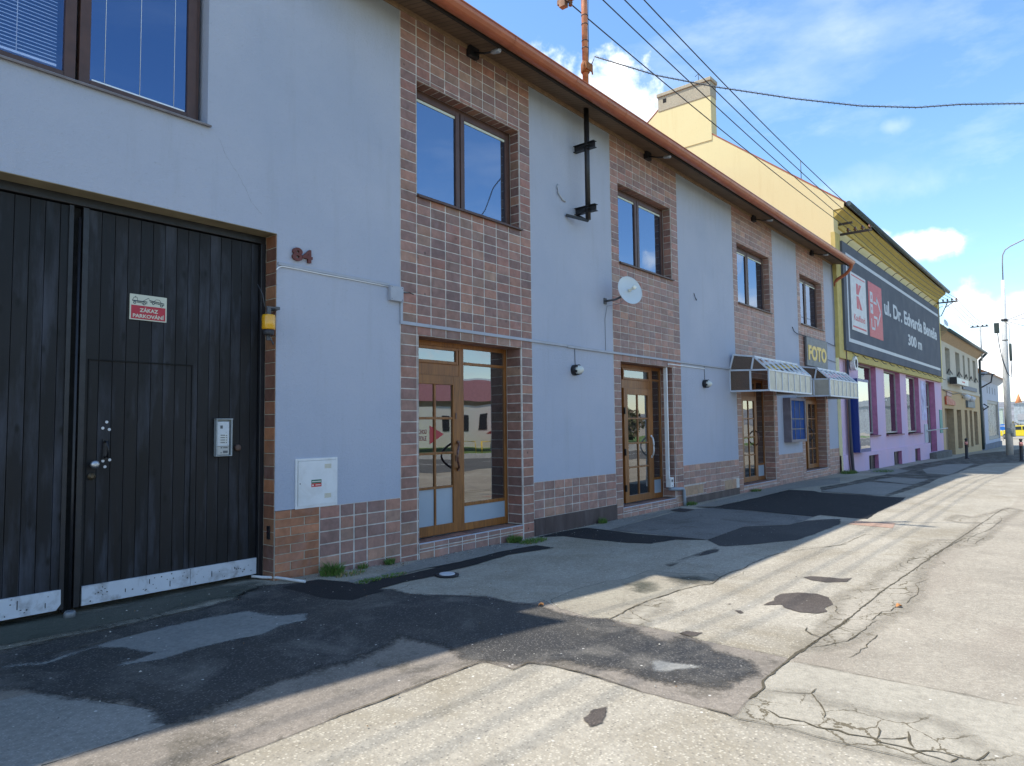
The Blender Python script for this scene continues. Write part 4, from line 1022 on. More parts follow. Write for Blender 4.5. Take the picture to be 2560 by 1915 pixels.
b = MB().tube([(2.125, GY + .005, .04), (2.125, GY + .005, 1.0), (2.128, GY + .01, 3.3)], .012, 8); b.build('gate_bolt', M_black, lf)
def slots(b, L, n, xa, xb):
    for x, z, hh in L: b.box(x, x + .005, GY + .003, GY + .006, z - hh / 2, z + hh / 2, 1)
    for k in range(n):
        x = rnd.uniform(xa, xb); z = .07 + .13 * rnd.random() ** 1.5
        b.box(x, x + .004 + .008 * rnd.random(), GY + .004, GY + .006, z, z + .004 + .006 * rnd.random(), 1)
M_slot = pm('slot_dark', (.02, .018, .018), rough=.9)
b = MB(); b.box(2.215, 3.115, GY + .006, GY + .028, .055, .212); b.box(3.12, 3.782, GY + .008, GY + .028, .055, .212)
slots(b, ((2.55, .12, .03), (2.75, .16, .04), (2.93, .11, .05), (3.32, .13, .05), (3.55, .15, .02)), 36, 2.24, 3.75)
b.build('kick_plate', [M_sheet, M_slot], lf)
b = MB().prism([(-.6, .215), (2.06, .215), (2.062, .10), (2.03, .055), (-.6, .055)], 'y', GY + .006, GY + .028)
slots(b, ((1.76, .15, .07), (1.95, .11, .04)), 12, 1.4, 2.0)
b.build('kick_plate', [M_sheet, M_slot], lf2)
b = MB()         # wicket door outline: dark gaps
b.box(2.226, 2.232, GY + .022, GY + .0285, .22, 2.10); b.box(2.226, 3.115, GY + .0195, GY + .0285, 2.098, 2.108); b.box(3.108, 3.113, GY + .022, GY + .0285, .22, 2.10)
b.build('wicket_door_gap', MATS['gap_black'], lf)
M_chrome = pm('metal_worn', (.42, .43, .45), rough=.35, metal=.9, var=.1)
MB().lathe((2.275, GY + .028, 1.215), (0, -1, 0), [(0, .012), (.03, .014), (.04, .03), (.062, .036), (.078, .028), (.082, .01)], 20).build('door_knob', M_chrome, lf)
MB().lathe((2.27, GY + .028, 1.115), (0, -1, 0), [(0, .03), (.012, .03), (.014, .014), (.02, .014)], 18).build('lock', pm('brass_dull', (.10, .075, .045), rough=.5, metal=.6), lf)
b = MB().tube([(2.37, GY + .02, 1.405), (2.37, GY - .03, 1.40), (2.372, GY - .04, 1.34), (2.372, GY - .03, 1.275), (2.37, GY + .02, 1.27)], .011, 10)
b.box(2.35, 2.39, GY + .020, GY + .027, 1.25, 1.425)
b.build('pull_handle', pm('handle_dark', (.03, .03, .035), rough=.35, metal=.6), lf)
M_disc = pm('sticker_white', (.6, .6, .6), rough=.5, var=.05)
for x, z in ((2.38, 1.572), (2.35, 1.52), (2.402, 1.508), (2.357, 1.24), (2.41, 1.247), (2.374, 1.19)): MB().lathe((x, GY + .027, z), (0, -1, 0), [(0, .013), (.003, .012)], 14).build('round_sticker', M_disc, lf)
b = MB(); b.lathe((3.575, GY + .028, 1.315), (0, -1, 0), [(0, .034), (.02, .032), (.03, .024), (.032, .0)], 18); b.build('keyhole_cap', pm('rust_brown', (.10, .06, .045), rough=.7, var=.3), lf)
# latch stub in the ground
t_ = thing('gate_stop', (2.10, .1, 0), 'short grey steel stub in the ground under the gate meeting line', 'gate stop')
MB().lathe((2.105, .13, -.02), (0, 0, 1), [(0, .045), (.055, .043), (.07, .035)], 18).build('stub', pm('galv', (.2, .21, .22), rough=.5, metal=.5, var=.2), t_)

# ---- first floor window over the gate
def frame_ring(b, x0, x1, z0, z1, w, y0, y1, mi=0, wb=None):
    wb = wb or w
    b.box(x0, x0 + w, y0, y1, z0, z1, mi); b.box(x1 - w, x1, y0, y1, z0, z1, mi)
    b.box(x0 + w, x1 - w, y0, y1, z0, z0 + wb, mi); b.box(x0 + w, x1 - w, y0, y1, z1 - w, z1, mi)
def slats(name, x0, x1, z0, z1, y, par, n=None):
    b = MB(); z = z1
    while z > z0:
        b.face([(x0, y - .009, z - .008), (x1, y - .009, z - .008), (x1, y + .006, z + .007), (x0, y + .006, z + .007)])
        z -= .031
    b.tube([(x0 + .35, y - .012, z0), (x0 + .35, y - .012, z1)], .003, 5); b.tube([(x1 - .28, y - .012, z0), (x1 - .28, y - .012, z1)], .003, 5)
    b.box(x0, x1, y - .012, y + .012, z0 - .02, z0)
    return b.build(name, pm('slat_white', (.85, .87, .9), rough=.5, var=.03), par, recalc=False)
y = .13
b = MB()
frame_ring(b, -2.58, 3.08, 4.39, 6.14, .04, y - .01, y + .07)
for a, c in ((-.2, 2.03), (2.055, 3.05)):
    frame_ring(b, a, c, 4.42, 6.12, .085, y - .025, y + .045, 0, .05)
w0 = b.build('window', M_brown, house, bevel=.006); w0['label'] = 'large two pane window above the gate'
MB().box(-.12, 1.95, y + .0, y + .006, 4.47, 6.04).build('pane', glass('window_glass_clear', tint=(.95, .97, 1), refl=2.6, alpha=.97, gcol=(.4, .6, 1), oneside=True), w0)
MB().box(2.14, 2.965, y + .0, y + .006, 4.47, 6.04).build('pane', glass('window_glass_deep', refl=3.4, alpha=.5, gcol=(.42, .62, 1)), w0)
slats('venetian_blind', -.12, 1.9, 4.52, 6.04, y + .022, w0)
b = MB(); b.box(2.16, 2.95, y - .004, y - .001, 4.475, 4.490)
for x in (2.26, 2.55, 2.85): b.tube([(x, y - .003, 4.48), (x, y - .003, 6.04)], .0022, 5)
b.tube([(2.92, y + .04, 6.0), (2.915, y + .04, 5.0), (2.90, y + .04, 4.7), (2.91, y + .04, 4.5)], .0022, 5)
b.build('blind_cord', MATS['slat_white'], w0)
b = MB().prism([(.13, 4.392), (-.035, 4.362), (-.035, 4.345), (.13, 4.375)], 'x', -2.6, 3.135)
b.build('window_sill', pm('sill_zinc', (.17, .14, .13), rough=.5, var=.25, vs=12), w0)

# ---- tiled bay windows
def bay_window(o, label, curtain=None):
    x0, x1, z0, z1 = o; y = .17
    b = MB(); frame_ring(b, x0 + .003, x1 - .003, z0 + .003, z1 - .003, .055, y, y + .07)
    xm = (x0 + x1) / 2 - .08 + (.0)
    for a, c in ((x0 + .055, xm + .0), (xm + .02, x1 - .055)):
        frame_ring(b, a, c, z0 + .05, z1 - .055, .075, y - .02, y + .05, 0, .05)
    w = b.build('window', M_brown, house, bevel=.006); w['label'] = label
    for a, c in ((x0 + .13, xm - .075), (xm + .095, x1 - .13)):
        MB().box(a, c, y + .005, y + .011, z0 + .10, z1 - .13).build('pane', M_glass_up, w)
        MB().box(a, c, y - .004, y + .002, z1 - .165, z1 - .132).build('blind_cassette', M_cream, w)
        b = MB()
        for q in (.2, .8):
            xx = a + (c - a) * q; b.tube([(xx, y + .045, z0 + .1), (xx, y + .045, z1 - .15)], .002, 4)
        b.build('blind_cord', MATS['slat_white'], w)
        if curtain:
            b = MB(); n = 40
            for k in range(n):
                u0, u1 = a + (c - a) * k / n, a + (c - a) * (k + 1) / n
                b.face([(u0, y + .10 + .02 * math.sin(k * 1.3), z0 + .1), (u1, y + .10 + .02 * math.sin(k * 1.3 + 1.3), z0 + .1), (u1, y + .10 + .02 * math.sin(k * 1.3 + 1.3), z1 - .13), (u0, y + .10 + .02 * math.sin(k * 1.3), z1 - .13)], 0, None, True)
            b.build('curtain', pm('curtain_white', (.5, .52, .5), rough=.9, var=.05), w, recalc=False)
    b = MB().prism([(y, z0 + .03), (-.055, z0 - .005), (-.055, z0 - .028), (y, z0 + .0)], 'x', x0 - .005, x1 + .02)
    b.build('window_sill', M_brown, w)
    return w
bay_window(OPEN[2], 'first upper window in the tiles, right of the gate')
bay_window(OPEN[3], 'second upper window, above the satellite dish')
bay_window(OPEN[4], 'third upper window, above the left canopy', True)
bay_window(OPEN[5], 'fourth upper window, above the photo shop sign', True)

# ---- glazed doors
def glazed(o, label, leaf_x, side, yy=.27, text_=False, latch=True):
    x0, x1, z0, z1 = o
    y = yy; la, lb = leaf_x
    b = MB()
    b.box(x0 + .003, x0 + .07, y, y + .08, z0, z1 - .003)
    b.box(x1 - .06, x1 - .003, y, y + .08, z0, z1 - .003)
    b.box(x0 + .07, x1 - .06, y, y + .08, z1 - .065, z1 - .003)
    if la - .02 > x0 + .1: b.box(x0 + .07, la - .012, y + .01, y + .07, z0, z1 - .065)
    b.box(lb + .012, lb + .10 if side else x1 - .06, y, y + .08, z0, z1 - .065)
    b.box(la - .012, lb + .012, y + .005, y + .075, 2.165, 2.33)          # transom rail
    b.box(la - .012, lb + .012, y - .015, y + .01, z1 - .10, z1 - .065); 
    if side:
        s0, s1 = side
        b.box(s0 - .02, s1 + .02, y + .005, y + .075, 2.335, 2.375); b.box(s0 - .02, s1 + .02, y + .005, y + .075, .425, .47)
        b.box(s0 - .02, s1 + .02, y + .002, y + .075, z0, z0 + .10)
    d = b.build('glazed_door', M_oak, house, bevel=.005); d['label'] = label
    # transom window sash
    b = MB(); frame_ring(b, la + .01, lb - .02, 2.325, z1 - .07, .04, y - .018, y + .03)
    b.build('transom_sash', M_oak, d, bevel=.004)
    MB().box(la + .05, lb - .06, y + .005, y + .011, 2.36, z1 - .11).build('pane', M_glass, d)
    # leaf
    b = MB(); st = .135
    zb = z0 + .012
    b.box(la, la + st, y - .03, y + .035, zb, 2.17); b.box(lb - st, lb, y - .03, y + .035, zb, 2.17)
    b.box(la + st, lb - st, y - .03, y + .035, zb, zb + .125); b.box(la + st, lb - st, y - .03, y + .035, 2.05, 2.17)
    xm = (la + lb) / 2
    b.box(xm - .016, xm + .016, y - .022, y + .02, zb + .125, 2.05)
    for z in (1.61, 1.155, .715): b.box(la + st, lb - st, y - .0215, y + .0195, z - .016, z + .016)
    lf = b.build('door_leaf', M_oak, d, bevel=.005)
    MB().box(la + st - .01, lb - st + .01, y - .004, y + .002, .70, 2.06).build('pane', M_glass, d)
    MB().box(la + st - .01, lb - st + .01, y - .004, y + .002, zb + .11, .70).build('frosted_pane', M_frost if text_ else M_glass, d)
    if side:
        MB().box(side[0] - .01, side[1] + .01, y + .02, y + .026, .46, z1 - .06).build('side_pane', M_glass, d)
        MB().box(side[0] - .01, side[1] + .01, y + .015, y + .021, z0 + .09, .43).build('frosted_pane', M_frost, d)
    return d
M_handle = pm('handle_brown', (.10, .04, .028), rough=.3, var=.1, coat=.5)
def bow(d, x, z0, z1, y, mat, out=.13, sweep=-.10, r=.015):
    p = []
    for k in range(13):
        t = k / 12; s_ = math.sin(PI * t)
        p.append((x + sweep * s_, y - out * s_ ** .6 - .0, z0 + (z1 - z0) * t))
    b = MB().tube([(x + .02, y + .01, z0)] + p + [(x + .02, y + .01, z1)], r, 12)
    b.lathe((x + .005, y, z0), (0, -1, 0), [(0, .026), (.012, .024)], 14); b.lathe((x + .005, y, z1), (0, -1, 0), [(0, .026), (.012, .024)], 14)
    return b.build('door_handle', mat, d)
d1 = glazed(OPEN[6], 'first glazed door with red arrow sticker and wide side pane', (5.84, 6.76), (6.87, 7.71), text_=True)
bow(d1, 6.70, .93, 1.29, .235, M_handle, .12, -.13)
for z in (1.60, 1.04): MB().box(6.655, 6.685, .228, .236, z, z + .08).build('lock_plate', M_handle, d1, bevel=.004)
d2 = glazed(OPEN[7], 'second glazed door, with white bow handle', (11.03, 12.06), (12.17, 12.45))
bow(d2, 12.0, .88, 1.27, .235, M_white, .11, -.10)
for z in (.35, 1.0, 1.75): MB().box(11.005, 11.03, .205, .24, z - .06, z + .06).build('hinge', M_black, d2)
d3 = glazed(OPEN[8], 'third glazed door, under the left canopy', (16.52, 17.52), (17.66, 18.04))
bow(d3, 17.42, .95, 1.3, .235, M_handle, .10, -.08)
d4 = glazed(OPEN[9], 'fourth glazed door, under the right canopy', (21.55, 22.58), None)
bow(d4, 21.70, .95, 1.35, .235, MATS['handle_dark'], .10, .06)
# stickers on the first door
M_red = pm('sticker_red', (.36, .02, .035), rough=.4, var=.05)
M_dred = pm('letter_darkred', (.16, .02, .03), rough=.5, var=.05)
st_ = thing('door_sticker', (6.2, .26, 1.2), 'red arrow sticker with dark lettering on the first glass door', 'sticker')
text('lettering', 'VCHOD', 5.985, 6.165, 1.41, 1.465, .2655, M_dred, st_, .02, .0006)
text('lettering', 'VEDLE', 5.99, 6.16, 1.325, 1.38, .2655, M_dred, st_, .02, .0006)
MB().prism([(6.215, 1.515), (6.215, 1.275), (6.47, 1.40)], 'y', .2638, .2655).build('arrow', M_red, st_)
# ---------------------------------------------------------------- things fixed to the house
def tri_text(*a, **k): return text(*a, **k)
# house number
M_num = pm('number_rust', (.12, .028, .022), rough=.6, var=.2)
hn = thing('house_number', (4.13, 0, 3.29), 'dark red metal house number 84 above the cable duct', 'house number')
text('digits', '84', 4.015, 4.255, 3.235, 3.375, -.018, M_num, hn, .035, .012)
# no parking sign
ps = thing('parking_sign', (2.70, GY, 2.6), 'white and red no parking sign with tow truck picture on the dark gate', 'sign')
PY = GY + .022
MB().box(2.542, 2.862, PY - .004, PY + .006, 2.483, 2.712).build('panel', pm('sign_cream', (.55, .55, .44), rough=.4, var=.05, dirt=((.4, .35, .25), .3)), ps)
MB().box(2.553, 2.850, PY - .0055, PY - .004, 2.492, 2.613).build('red_field', pm('sign_red', (.42, .012, .03), rough=.4, var=.05), ps)
M_ink = pm('ink_blue', (.012, .03, .045), rough=.5, bump=0)
text('lettering', 'ZÁKAZ', 2.625, 2.785, 2.556, 2.598, PY - .006, MATS['sign_cream'], ps, .03, .0006)
text('lettering', 'PARKOVÁNÍ', 2.568, 2.838, 2.503, 2.544, PY - .006, MATS['sign_cream'], ps, .03, .0006)
b = MB(); q = PY - .0052
def bar(x0, z0, x1, z1, w): b.beam((x0, q, z0), (x1, q, z1), .0012, w)
bar(2.562, 2.653, 2.69, 2.651, .009); bar(2.60, 2.641, 2.69, 2.636, .006); bar(2.562, 2.655, 2.575, 2.682, .003); bar(2.575, 2.682, 2.602, 2.684, .003); bar(2.602, 2.684, 2.606, 2.655, .003)
bar(2.652, 2.655, 2.70, 2.688, .004); bar(2.583, 2.684, 2.592, 2.694, .005); bar(2.70, 2.688, 2.712, 2.664, .002)
bar(2.708, 2.668, 2.838, 2.652, .008); bar(2.715, 2.655, 2.838, 2.638, .007); bar(2.748, 2.665, 2.768, 2.684, .003); bar(2.768, 2.684, 2.795, 2.682, .003); bar(2.795, 2.682, 2.812, 2.658, .004)
b.build('tow_truck_picture', M_ink, ps)
b = MB()
for x, z in ((2.582, 2.636), (2.662, 2.632), (2.742, 2.646), (2.815, 2.632)):
    b.lathe((x, PY - .0045, z), (0, -1, 0), [(0, .0125), (.0014, .0125)], 14)
    b.lathe((x, PY - .0058, z), (0, -1, 0), [(0, .006), (.0006, .006)], 10, 1)
b.build('wheel_picture', [M_ink, MATS['sign_cream']], ps)
# intercom
ic = thing('intercom', (3.41, GY, 1.42), 'grey white intercom panel in a sheet metal hood on the dark gate', 'intercom')
IY = GY + .028
b = MB(); b.box(3.335, 3.345, IY - .05, IY, 1.245, 1.60); b.box(3.485, 3.497, IY - .05, IY, 1.245, 1.60); b.box(3.33, 3.50, IY - .055, IY, 1.592, 1.602); b.box(3.335, 3.497, IY - .05, IY, 1.238, 1.248); b.box(3.345, 3.485, IY - .012, IY, 1.248, 1.592)
b.build('hood', pm('hood_grey', (.33, .36, .37), rough=.5, metal=.3, var=.15, dirt=((.15, .12, .1), .4), ds=8), ic, bevel=.002)
MB().box(3.348, 3.468, IY - .042, IY - .012, 1.335, 1.572).build('faceplate', pm('panel_silver', (.50, .54, .58), rough=.35, metal=.2, var=.05), ic, bevel=.004)
MB().box(3.350, 3.470, IY - .036, IY - .012, 1.252, 1.333).build('lower_plate', pm('panel_old', (.46, .46, .43), rough=.5, var=.1), ic, bevel=.003)
b = MB(); b.box(3.372, 3.45, IY - .0435, IY - .042, 1.36, 1.45); b.build('name_field', pm('paper', (.6, .6, .56), rough=.6, bump=0), ic)
b = MB()
for z in (1.441, 1.418, 1.395, 1.372): b.box(3.378, 3.423, IY - .0445, IY - .0435, z - .004, z + .004); b.box(3.434, 3.444, IY - .0455, IY - .0435, z - .005, z + .003)
b.box(3.375, 3.40, IY - .0440, IY - .042, 1.505, 1.535)
b.box(3.385, 3.40, IY - .0375, IY - .036, 1.315, 1.327); b.box(3.41, 3.456, IY - .0375, IY - .036, 1.316, 1.326); b.box(3.41, 3.456, IY - .0375, IY - .036, 1.268, 1.292); b.box(3.383, 3.397, IY - .0375, IY - .036, 1.268, 1.276)
b.build('button', pm('button_grey', (.10, .11, .12), rough=.5, bump=0), ic)
# yellow beacon
be = thing('warning_beacon', (3.83, .02, 2.54), 'yellow warning beacon hanging on the brick reveal beside the gate', 'beacon')
bx_, by_ = 3.715, -.085
MB().lathe((bx_, by_, 2.475), (0, 0, 1), [(0, .03), (.0, .062), (.01, .066), (.125, .066), (.145, .06), (.15, .03)], 22).build('lens', pm('beacon_yellow', (.70, .34, .008), rough=.25, var=.05, bump=0, coat=.6), be)
MB().lathe((bx_, by_, 2.42), (0, 0, 1), [(0, .045), (.01, .052), (.056, .054)], 20).build('base', pm('beacon_base', (.03, .03, .035), rough=.6, var=.2), be)
b = MB().box(bx_ - .02, bx_ + .02, by_ - .01, by_ + .01, 2.62, 2.70); b.box(3.69, 3.80, by_ - .008, by_ + .008, 2.692, 2.706); b.box(3.79, 3.84, by_, .04, 2.685, 2.715); b.box(bx_ - .015, bx_ + .02, by_, by_ + .02, 2.37, 2.42)
b.build('bracket', pm('bracket_grey', (.08, .085, .095), rough=.6, var=.2), be)
MB().tube([(bx_, by_, 2.42), (bx_ + .01, by_ - .03, 2.38), (bx_ + .05, by_, 2.33), (bx_ + .07, by_ + .03, 2.36)], .006, 6).build('lead', MATS['bracket_grey'], be)
MB().tube([(3.67, by_, 2.70), (3.66, by_ + .02, 2.82), (3.67, .05, 2.94)], .0035, 5).build('lead', MATS['bracket_grey'], be)
# small sensor in the reveal
se = thing('gate_sensor', (3.84, .08, .45), 'small black gate sensor low on the brick reveal beside the gate', 'sensor')
MB().box(3.825, 3.841, .055, .10, .40, .53).build('body', M_black, se, bevel=.003)
MB().lathe((3.825, .077, .475), (-1, 0, 0), [(0, .012), (.003, .012)], 12).build('lens', pm('sensor_lens', (.05, .01, .015), rough=.1), se)
# meter cabinet
mc = thing('meter_cabinet', (4.335, 0, .93), 'white meter cabinet set in the plaster between gate and first glass door', 'meter cabinet')
b = MB(); frame_ring(b, 4.078, 4.592, .675, 1.187, .025, -.014, .0)
b.box(4.085, 4.585, -.004, .0, .68, 1.18)
b.build('frame', M_white, mc, bevel=.002)
MB().box(4.108, 4.566, -.019, -.006, .70, 1.158).build('door', M_white, mc, bevel=.002)
b = MB()
for z0 in (1.075, .765):
    for r_ in range(4):
        for k in range(9): b.box(4.425 + k * .0095, 4.430 + k * .0095, -.0205, -.019, z0 + r_ * .012, z0 + .008 + r_ * .012)
b.build('vent', pm('vent_yellowed', (.5, .42, .22), rough=.6, bump=0), mc)
MB().box(4.262, 4.385, -.0205, -.019, .925, .962).build('green_sticker', pm('sticker_green', (.012, .13, .07), rough=.5, bump=0), mc)
MB().box(4.262, 4.385, -.0205, -.019, .888, .924).build('red_sticker', pm('sticker_bright_red', (.5, .02, .03), rough=.5, bump=0), mc)
b = MB(); b.box(4.268, 4.378, -.0215, -.0205, .938, .948); b.box(4.31, 4.375, -.0215, -.0205, .902, .910); b.lathe((4.28, -.0205, .905), (0, -1, 0), [(0, .010), (.001, .010)], 12)
b.build('sticker_print', MATS['paper'], mc)
MB().lathe((4.128, -.019, .93), (0, -1, 0), [(0, .006), (.002, .006)], 10).build('keyhole', M_black, mc)
# cable duct and junction box
b = MB(); b.box(3.858, 5.32, -.022, -.001, 3.158, 3.188); b.box(5.48, 5.515, -.026, -.001, 2.74, 3.05); b.box(5.482, 8.93, -.028, -.001, 2.725, 2.765); b.box(8.91, 15.33, -.034, -.001, 2.715, 2.752)
b.box(8.91, 9.25, -.036, -.001, 2.752, 2.756)
tag(b.build('cable_duct', M_duct, loc=(9, 0, 2.75), bevel=.002), 'long pale grey cable duct running across the house front above the doors', 'cable duct')
b = MB().tube([(3.83, -.03, 3.10), (3.86, -.014, 3.13), (3.9, -.014, 3.15), (4.1, -.012, 3.152), (4.4, -.014, 3.148), (4.8, -.012, 3.151), (5.3, -.014, 3.149)], .006, 6)
tag(b.build('cable', MATS['slat_white'], loc=(4, 0, 3.1)), 'thin white cable clipped under the duct below the number 84', 'cable')
jb = thing('junction_box', (5.40, 0, 3.08), 'square pale grey junction box at the left edge of the first tile bay', 'junction box')
MB().box(5.30, 5.50, -.055, -.001, 2.985, 3.165).build('box', M_duct, jb, bevel=.006)
b = MB()
for x in (5.32, 5.48):
    for z in (3.005, 3.145): b.lathe((x, -.055, z), (0, -1, 0), [(0, .006), (.002, .005)], 8)
b.build('screw', MATS['bracket_grey'], jb)
MB().tube([(5.50, -.03, 3.10), (5.54, -.035, 3.105), (5.60, -.05, 3.11), (5.66, -.05, 3.10)], .007, 6).build('cable_end', M_black, jb)
# second, short duct over the second door and the grey downpipe of it
b = MB(); b.box(12.30, 13.95, -.02, -.001, 2.655, 2.675); b.box(12.28, 12.32, .02, .09, .44, 2.66)
b.box(12.285, 12.315, -.02, .08, 2.645, 2.675)
tag(b.build('cable_duct', M_white, loc=(12.3, 0, 2.6), bevel=.002), 'thin white duct down the right reveal of the second glass door', 'cable duct')
pb = thing('power_box', (12.36, .0, .38), 'white switch box at the foot of the white duct by the second door', 'switch box')
MB().box(12.30, 12.44, .0, .10, .28, .47).build('box', M_white, pb, bevel=.006)
b = MB(); b.box(12.34, 12.40, -.003, .0, .385, .43); b.lathe((12.37, .0, .31), (0, -1, 0), [(0, .01), (.003, .01)], 10); b.build('panel', MATS['bracket_grey'], pb)
b = MB().tube([(12.35, .05, .25), (12.55, -.03, .235), (12.68, -.05, .235), (12.74, -.055, .20), (12.76, -.055, .05), (12.77, -.06, -.11)], .032, 12)
tag(b.build('drain_pipe', pm('pipe_grey', (.27, .31, .36), rough=.5, var=.1), loc=(12.7, 0, 0)), 'bent grey drain pipe on the step right of the second glass door', 'pipe')

# wall lamps
def wall_lamp(x, z, label):
    t = thing('wall_lamp', (x, 0, z), label, 'wall lamp', 'round wall lamps between the doors')
    MB().lathe((x, 0, z), (0, -1, 0), [(0, .085), (.05, .088), (.07, .082), (.075, .05)], 22).build('base', M_black, t)
    MB().lathe((x, -.07, z), (.15, -1, .0), [(0, .074), (.04, .07), (.085, .05), (.11, .02), (.115, .0)], 22).build('globe', pm('lamp_glass', (.62, .64, .60), rough=.25, var=.04, bump=0), t)
    b = MB()
    for k in range(6):
        a = 2 * PI * k / 6 + .3
        b.prism([(x + .085 * math.cos(a - .22), z + .085 * math.sin(a - .22)), (x + .085 * math.cos(a + .22), z + .085 * math.sin(a + .22)), (x + .055 * math.cos(a), z + .055 * math.sin(a))], 'y', -.112, -.06)
    b.build('guard', M_black, t)
    MB().tube([(x + .03, -.01, z + .08), (x + .03, -.006, 2.72)], .005, 6).build('lead', MATS['bracket_grey'], t)
wall_lamp(9.10, 2.37, 'round black and white wall lamp between the first and second glass doors')
wall_lamp(13.92, 2.34, 'round black and white wall lamp between the second glass door and the canopy')

# satellite dish
sdh = thing('satellite_dish', (10.05, 0, 3.6), 'white satellite dish on an arm under the second upper window', 'satellite dish')
dc = Vector((10.17, -.42, 3.745)); da = Vector((-.35, -.90, .22)).normalized()
b = MB(); b.lathe(dc - da * .03, da, [(0, .02), (.005, .12), (.02, .20), (.044, .248), (.048, .25), (.042, .24), (.026, .20), (.012, .12), (.009, .01)], 40)
b.build('reflector', pm('dish_white', (.56, .61, .64), rough=.5, var=.04, bump=0), sdh)
b = MB().lathe(dc + da * .0, da, [(0, .03), (.02, .022), (.10, .022), (.11, .034), (.15, .032), (.155, .01)], 16)
b.build('receiver', pm('dish_cream', (.75, .74, .62), rough=.5), sdh)
b = MB().tube([(10.06, -.01, 3.60), (10.06, -.20, 3.60), tuple(dc - da * .10 + Vector((0, 0, -.03)))], .018, 10); b.box(10.02, 10.10, -.02, 0, 3.55, 3.65); b.tube([dc - da * .045, dc - da * .11], .03, 10)
b.build('arm', MATS['bracket_grey'], sdh)
MB().tube([(10.18, -.30, 3.60), (10.2, -.2, 3.55), (10.1, -.02, 3.52), (10.05, -.006, 3.3), (10.05, -.006, 2.76)], .0045, 5).build('cable', pm('cable_greyblue', (.2, .22, .26), rough=.7), sdh)

# eave flood lights
for x, s_, lab in ((6.75, 1, 'black eave light at the first tile bay'), (11.60, 1, 'black eave light above the second upper window'), (16.98, 1, 'black eave light above the third upper window'), (21.65, 1, 'black eave light above the fourth upper window')):
    t = thing('eave_light', (x, 0, 6.6), lab, 'lamp', 'black eave lights under the gutter')
    MB().box(x - .09, x + .09, -.09, -.012, 6.50, 6.64).build('box', M_black, t, bevel=.006)
    MB().tube([(x, -.08, 6.56), (x + .02, -.25, 6.50), (x + .03, -.42, 6.47)], .014, 8).build('arm', M_black, t)
    b = MB().lathe((x + .03, -.36, 6.475), (.1, -1, -.1), [(0, .02), (.03, .032), (.13, .034), (.15, .02)], 12); b.build('bulb', pm('lamp_clear', (.30, .32, .36), rough=.15, metal=.3, bump=0), t)
    MB().tube([(x + .02, -.1, 6.50), (x + .01, -.11, 6.42), (x + .05, -.1, 6.45)], .003, 5).build('lead', M_black, t)

# hook and old clamp on the plaster
b = MB().tube([(8.74, -.005, 5.28), (8.70, -.02, 5.22), (8.72, -.02, 5.14), (8.84, -.02, 5.06), (8.93, -.015, 5.05)], .012, 6)
tag(b.build('cable_hook', pm('hook_pale', (.42, .44, .46), rough=.7), loc=(8.8, 0, 5.1)), 'pale broken conduit piece on the plaster left of the steel mast foot', 'bracket')

# roof mast
ms = thing('roof_mast', (9.25, -.25, 4.8), 'steel cable mast through the eave, black below and orange above the gutter', 'mast')
mxx, my = 9.23, -.24
M_mast = pm('mast_orange', (.52, .20, .085), rough=.5, var=.28, vs=7, bump=.1, dirt=((.16, .05, .02), .7), ds=6)
MB().tube([(mxx, my, 4.78), (mxx, my, 6.70)], .043, 16).build('lower_pole', pm('mast_black', (.02, .018, .018), rough=.4, var=.3, metal=.2), ms)
b = MB().tube([(mxx, my, 6.86), (mxx, my, 9.6)], .050, 16)
for z in (7.6, 7.72, 8.0, 8.15, 8.7, 9.3): b.lathe((mxx, my, z), (0, 0, 1), [(0, .051), (.004, .055), (.012, .055), (.016, .051)], 16, 1)
b.tube([(mxx + .055, my - .02, 7.35), (mxx + .062, my - .03, 7.7), (mxx + .058, my - .03, 8.2), (mxx + .07, my - .03, 8.5)], .006, 5, 1)
b.build('upper_pole', [M_mast, M_black], ms)
MB().tube([(mxx, my, 6.66), (mxx, my, 6.98)], .046, 16).build('collar', pm('galv_white', (.5, .5, .48), rough=.5, metal=.2), ms)
for z in (4.95, 5.98):
    b = MB()
    b.box(mxx - .005, mxx + .005, -.40, 0, z - .055, z + .055); b.box(mxx - .045, mxx + .045, -.40, 0, z + .045, z + .055); b.box(mxx - .045, mxx + .045, -.40, 0, z - .055, z - .045)
    b.tube([(mxx - .06, my + .05, z), (mxx - .06, my - .05, z), (mxx + .06, my - .05, z), (mxx + .06, my + .05, z)], .010, 6)
    b.build('wall_bracket', M_black, ms, bevel=.003)
b = MB().beam((mxx - .30, -.02, 4.83), (mxx, my, 4.76), .03, .04); b.beam((mxx + .02, -.02, 4.90), (mxx, my, 4.76), .03, .03); b.build('strut', M_black, ms)
b = MB().lathe((mxx, my, 7.19), (0, 0, 1), [(0, .062), (.02, .075), (.15, .075), (.18, .062)], 10)
b.box(mxx - .10, mxx + .09, my - .085, my - .06, 7.22, 7.34); b.tube([(mxx - .11, my - .03, 7.35), (mxx - .10, my - .06, 7.20)], .016, 6); b.tube([(mxx + .09, my - .05, 7.36), (mxx + .10, my - .07, 7.19)], .014, 6)
b.build('clamp', pm('clamp_rust', (.30, .11, .03), rough=.8, var=.4, vs=30, bump=.3), ms)
b = MB().obox(Matrix.Translation((mxx - .03, -.42, 8.55)), .035, .68, .045); b.obox(Matrix.Translation((mxx - .03, .15, 8.5)), .05, .06, .06)
b.build('crossarm', pm('crossarm_brown', (.33, .19, .11), rough=.8, var=.4, vs=8, bump=.3), ms, bevel=.008)
WA = [(mxx, .03, 8.47), (mxx, -.33, 8.62), (mxx, -.62, 8.62), (mxx, -.88, 8.62)]
b = MB()
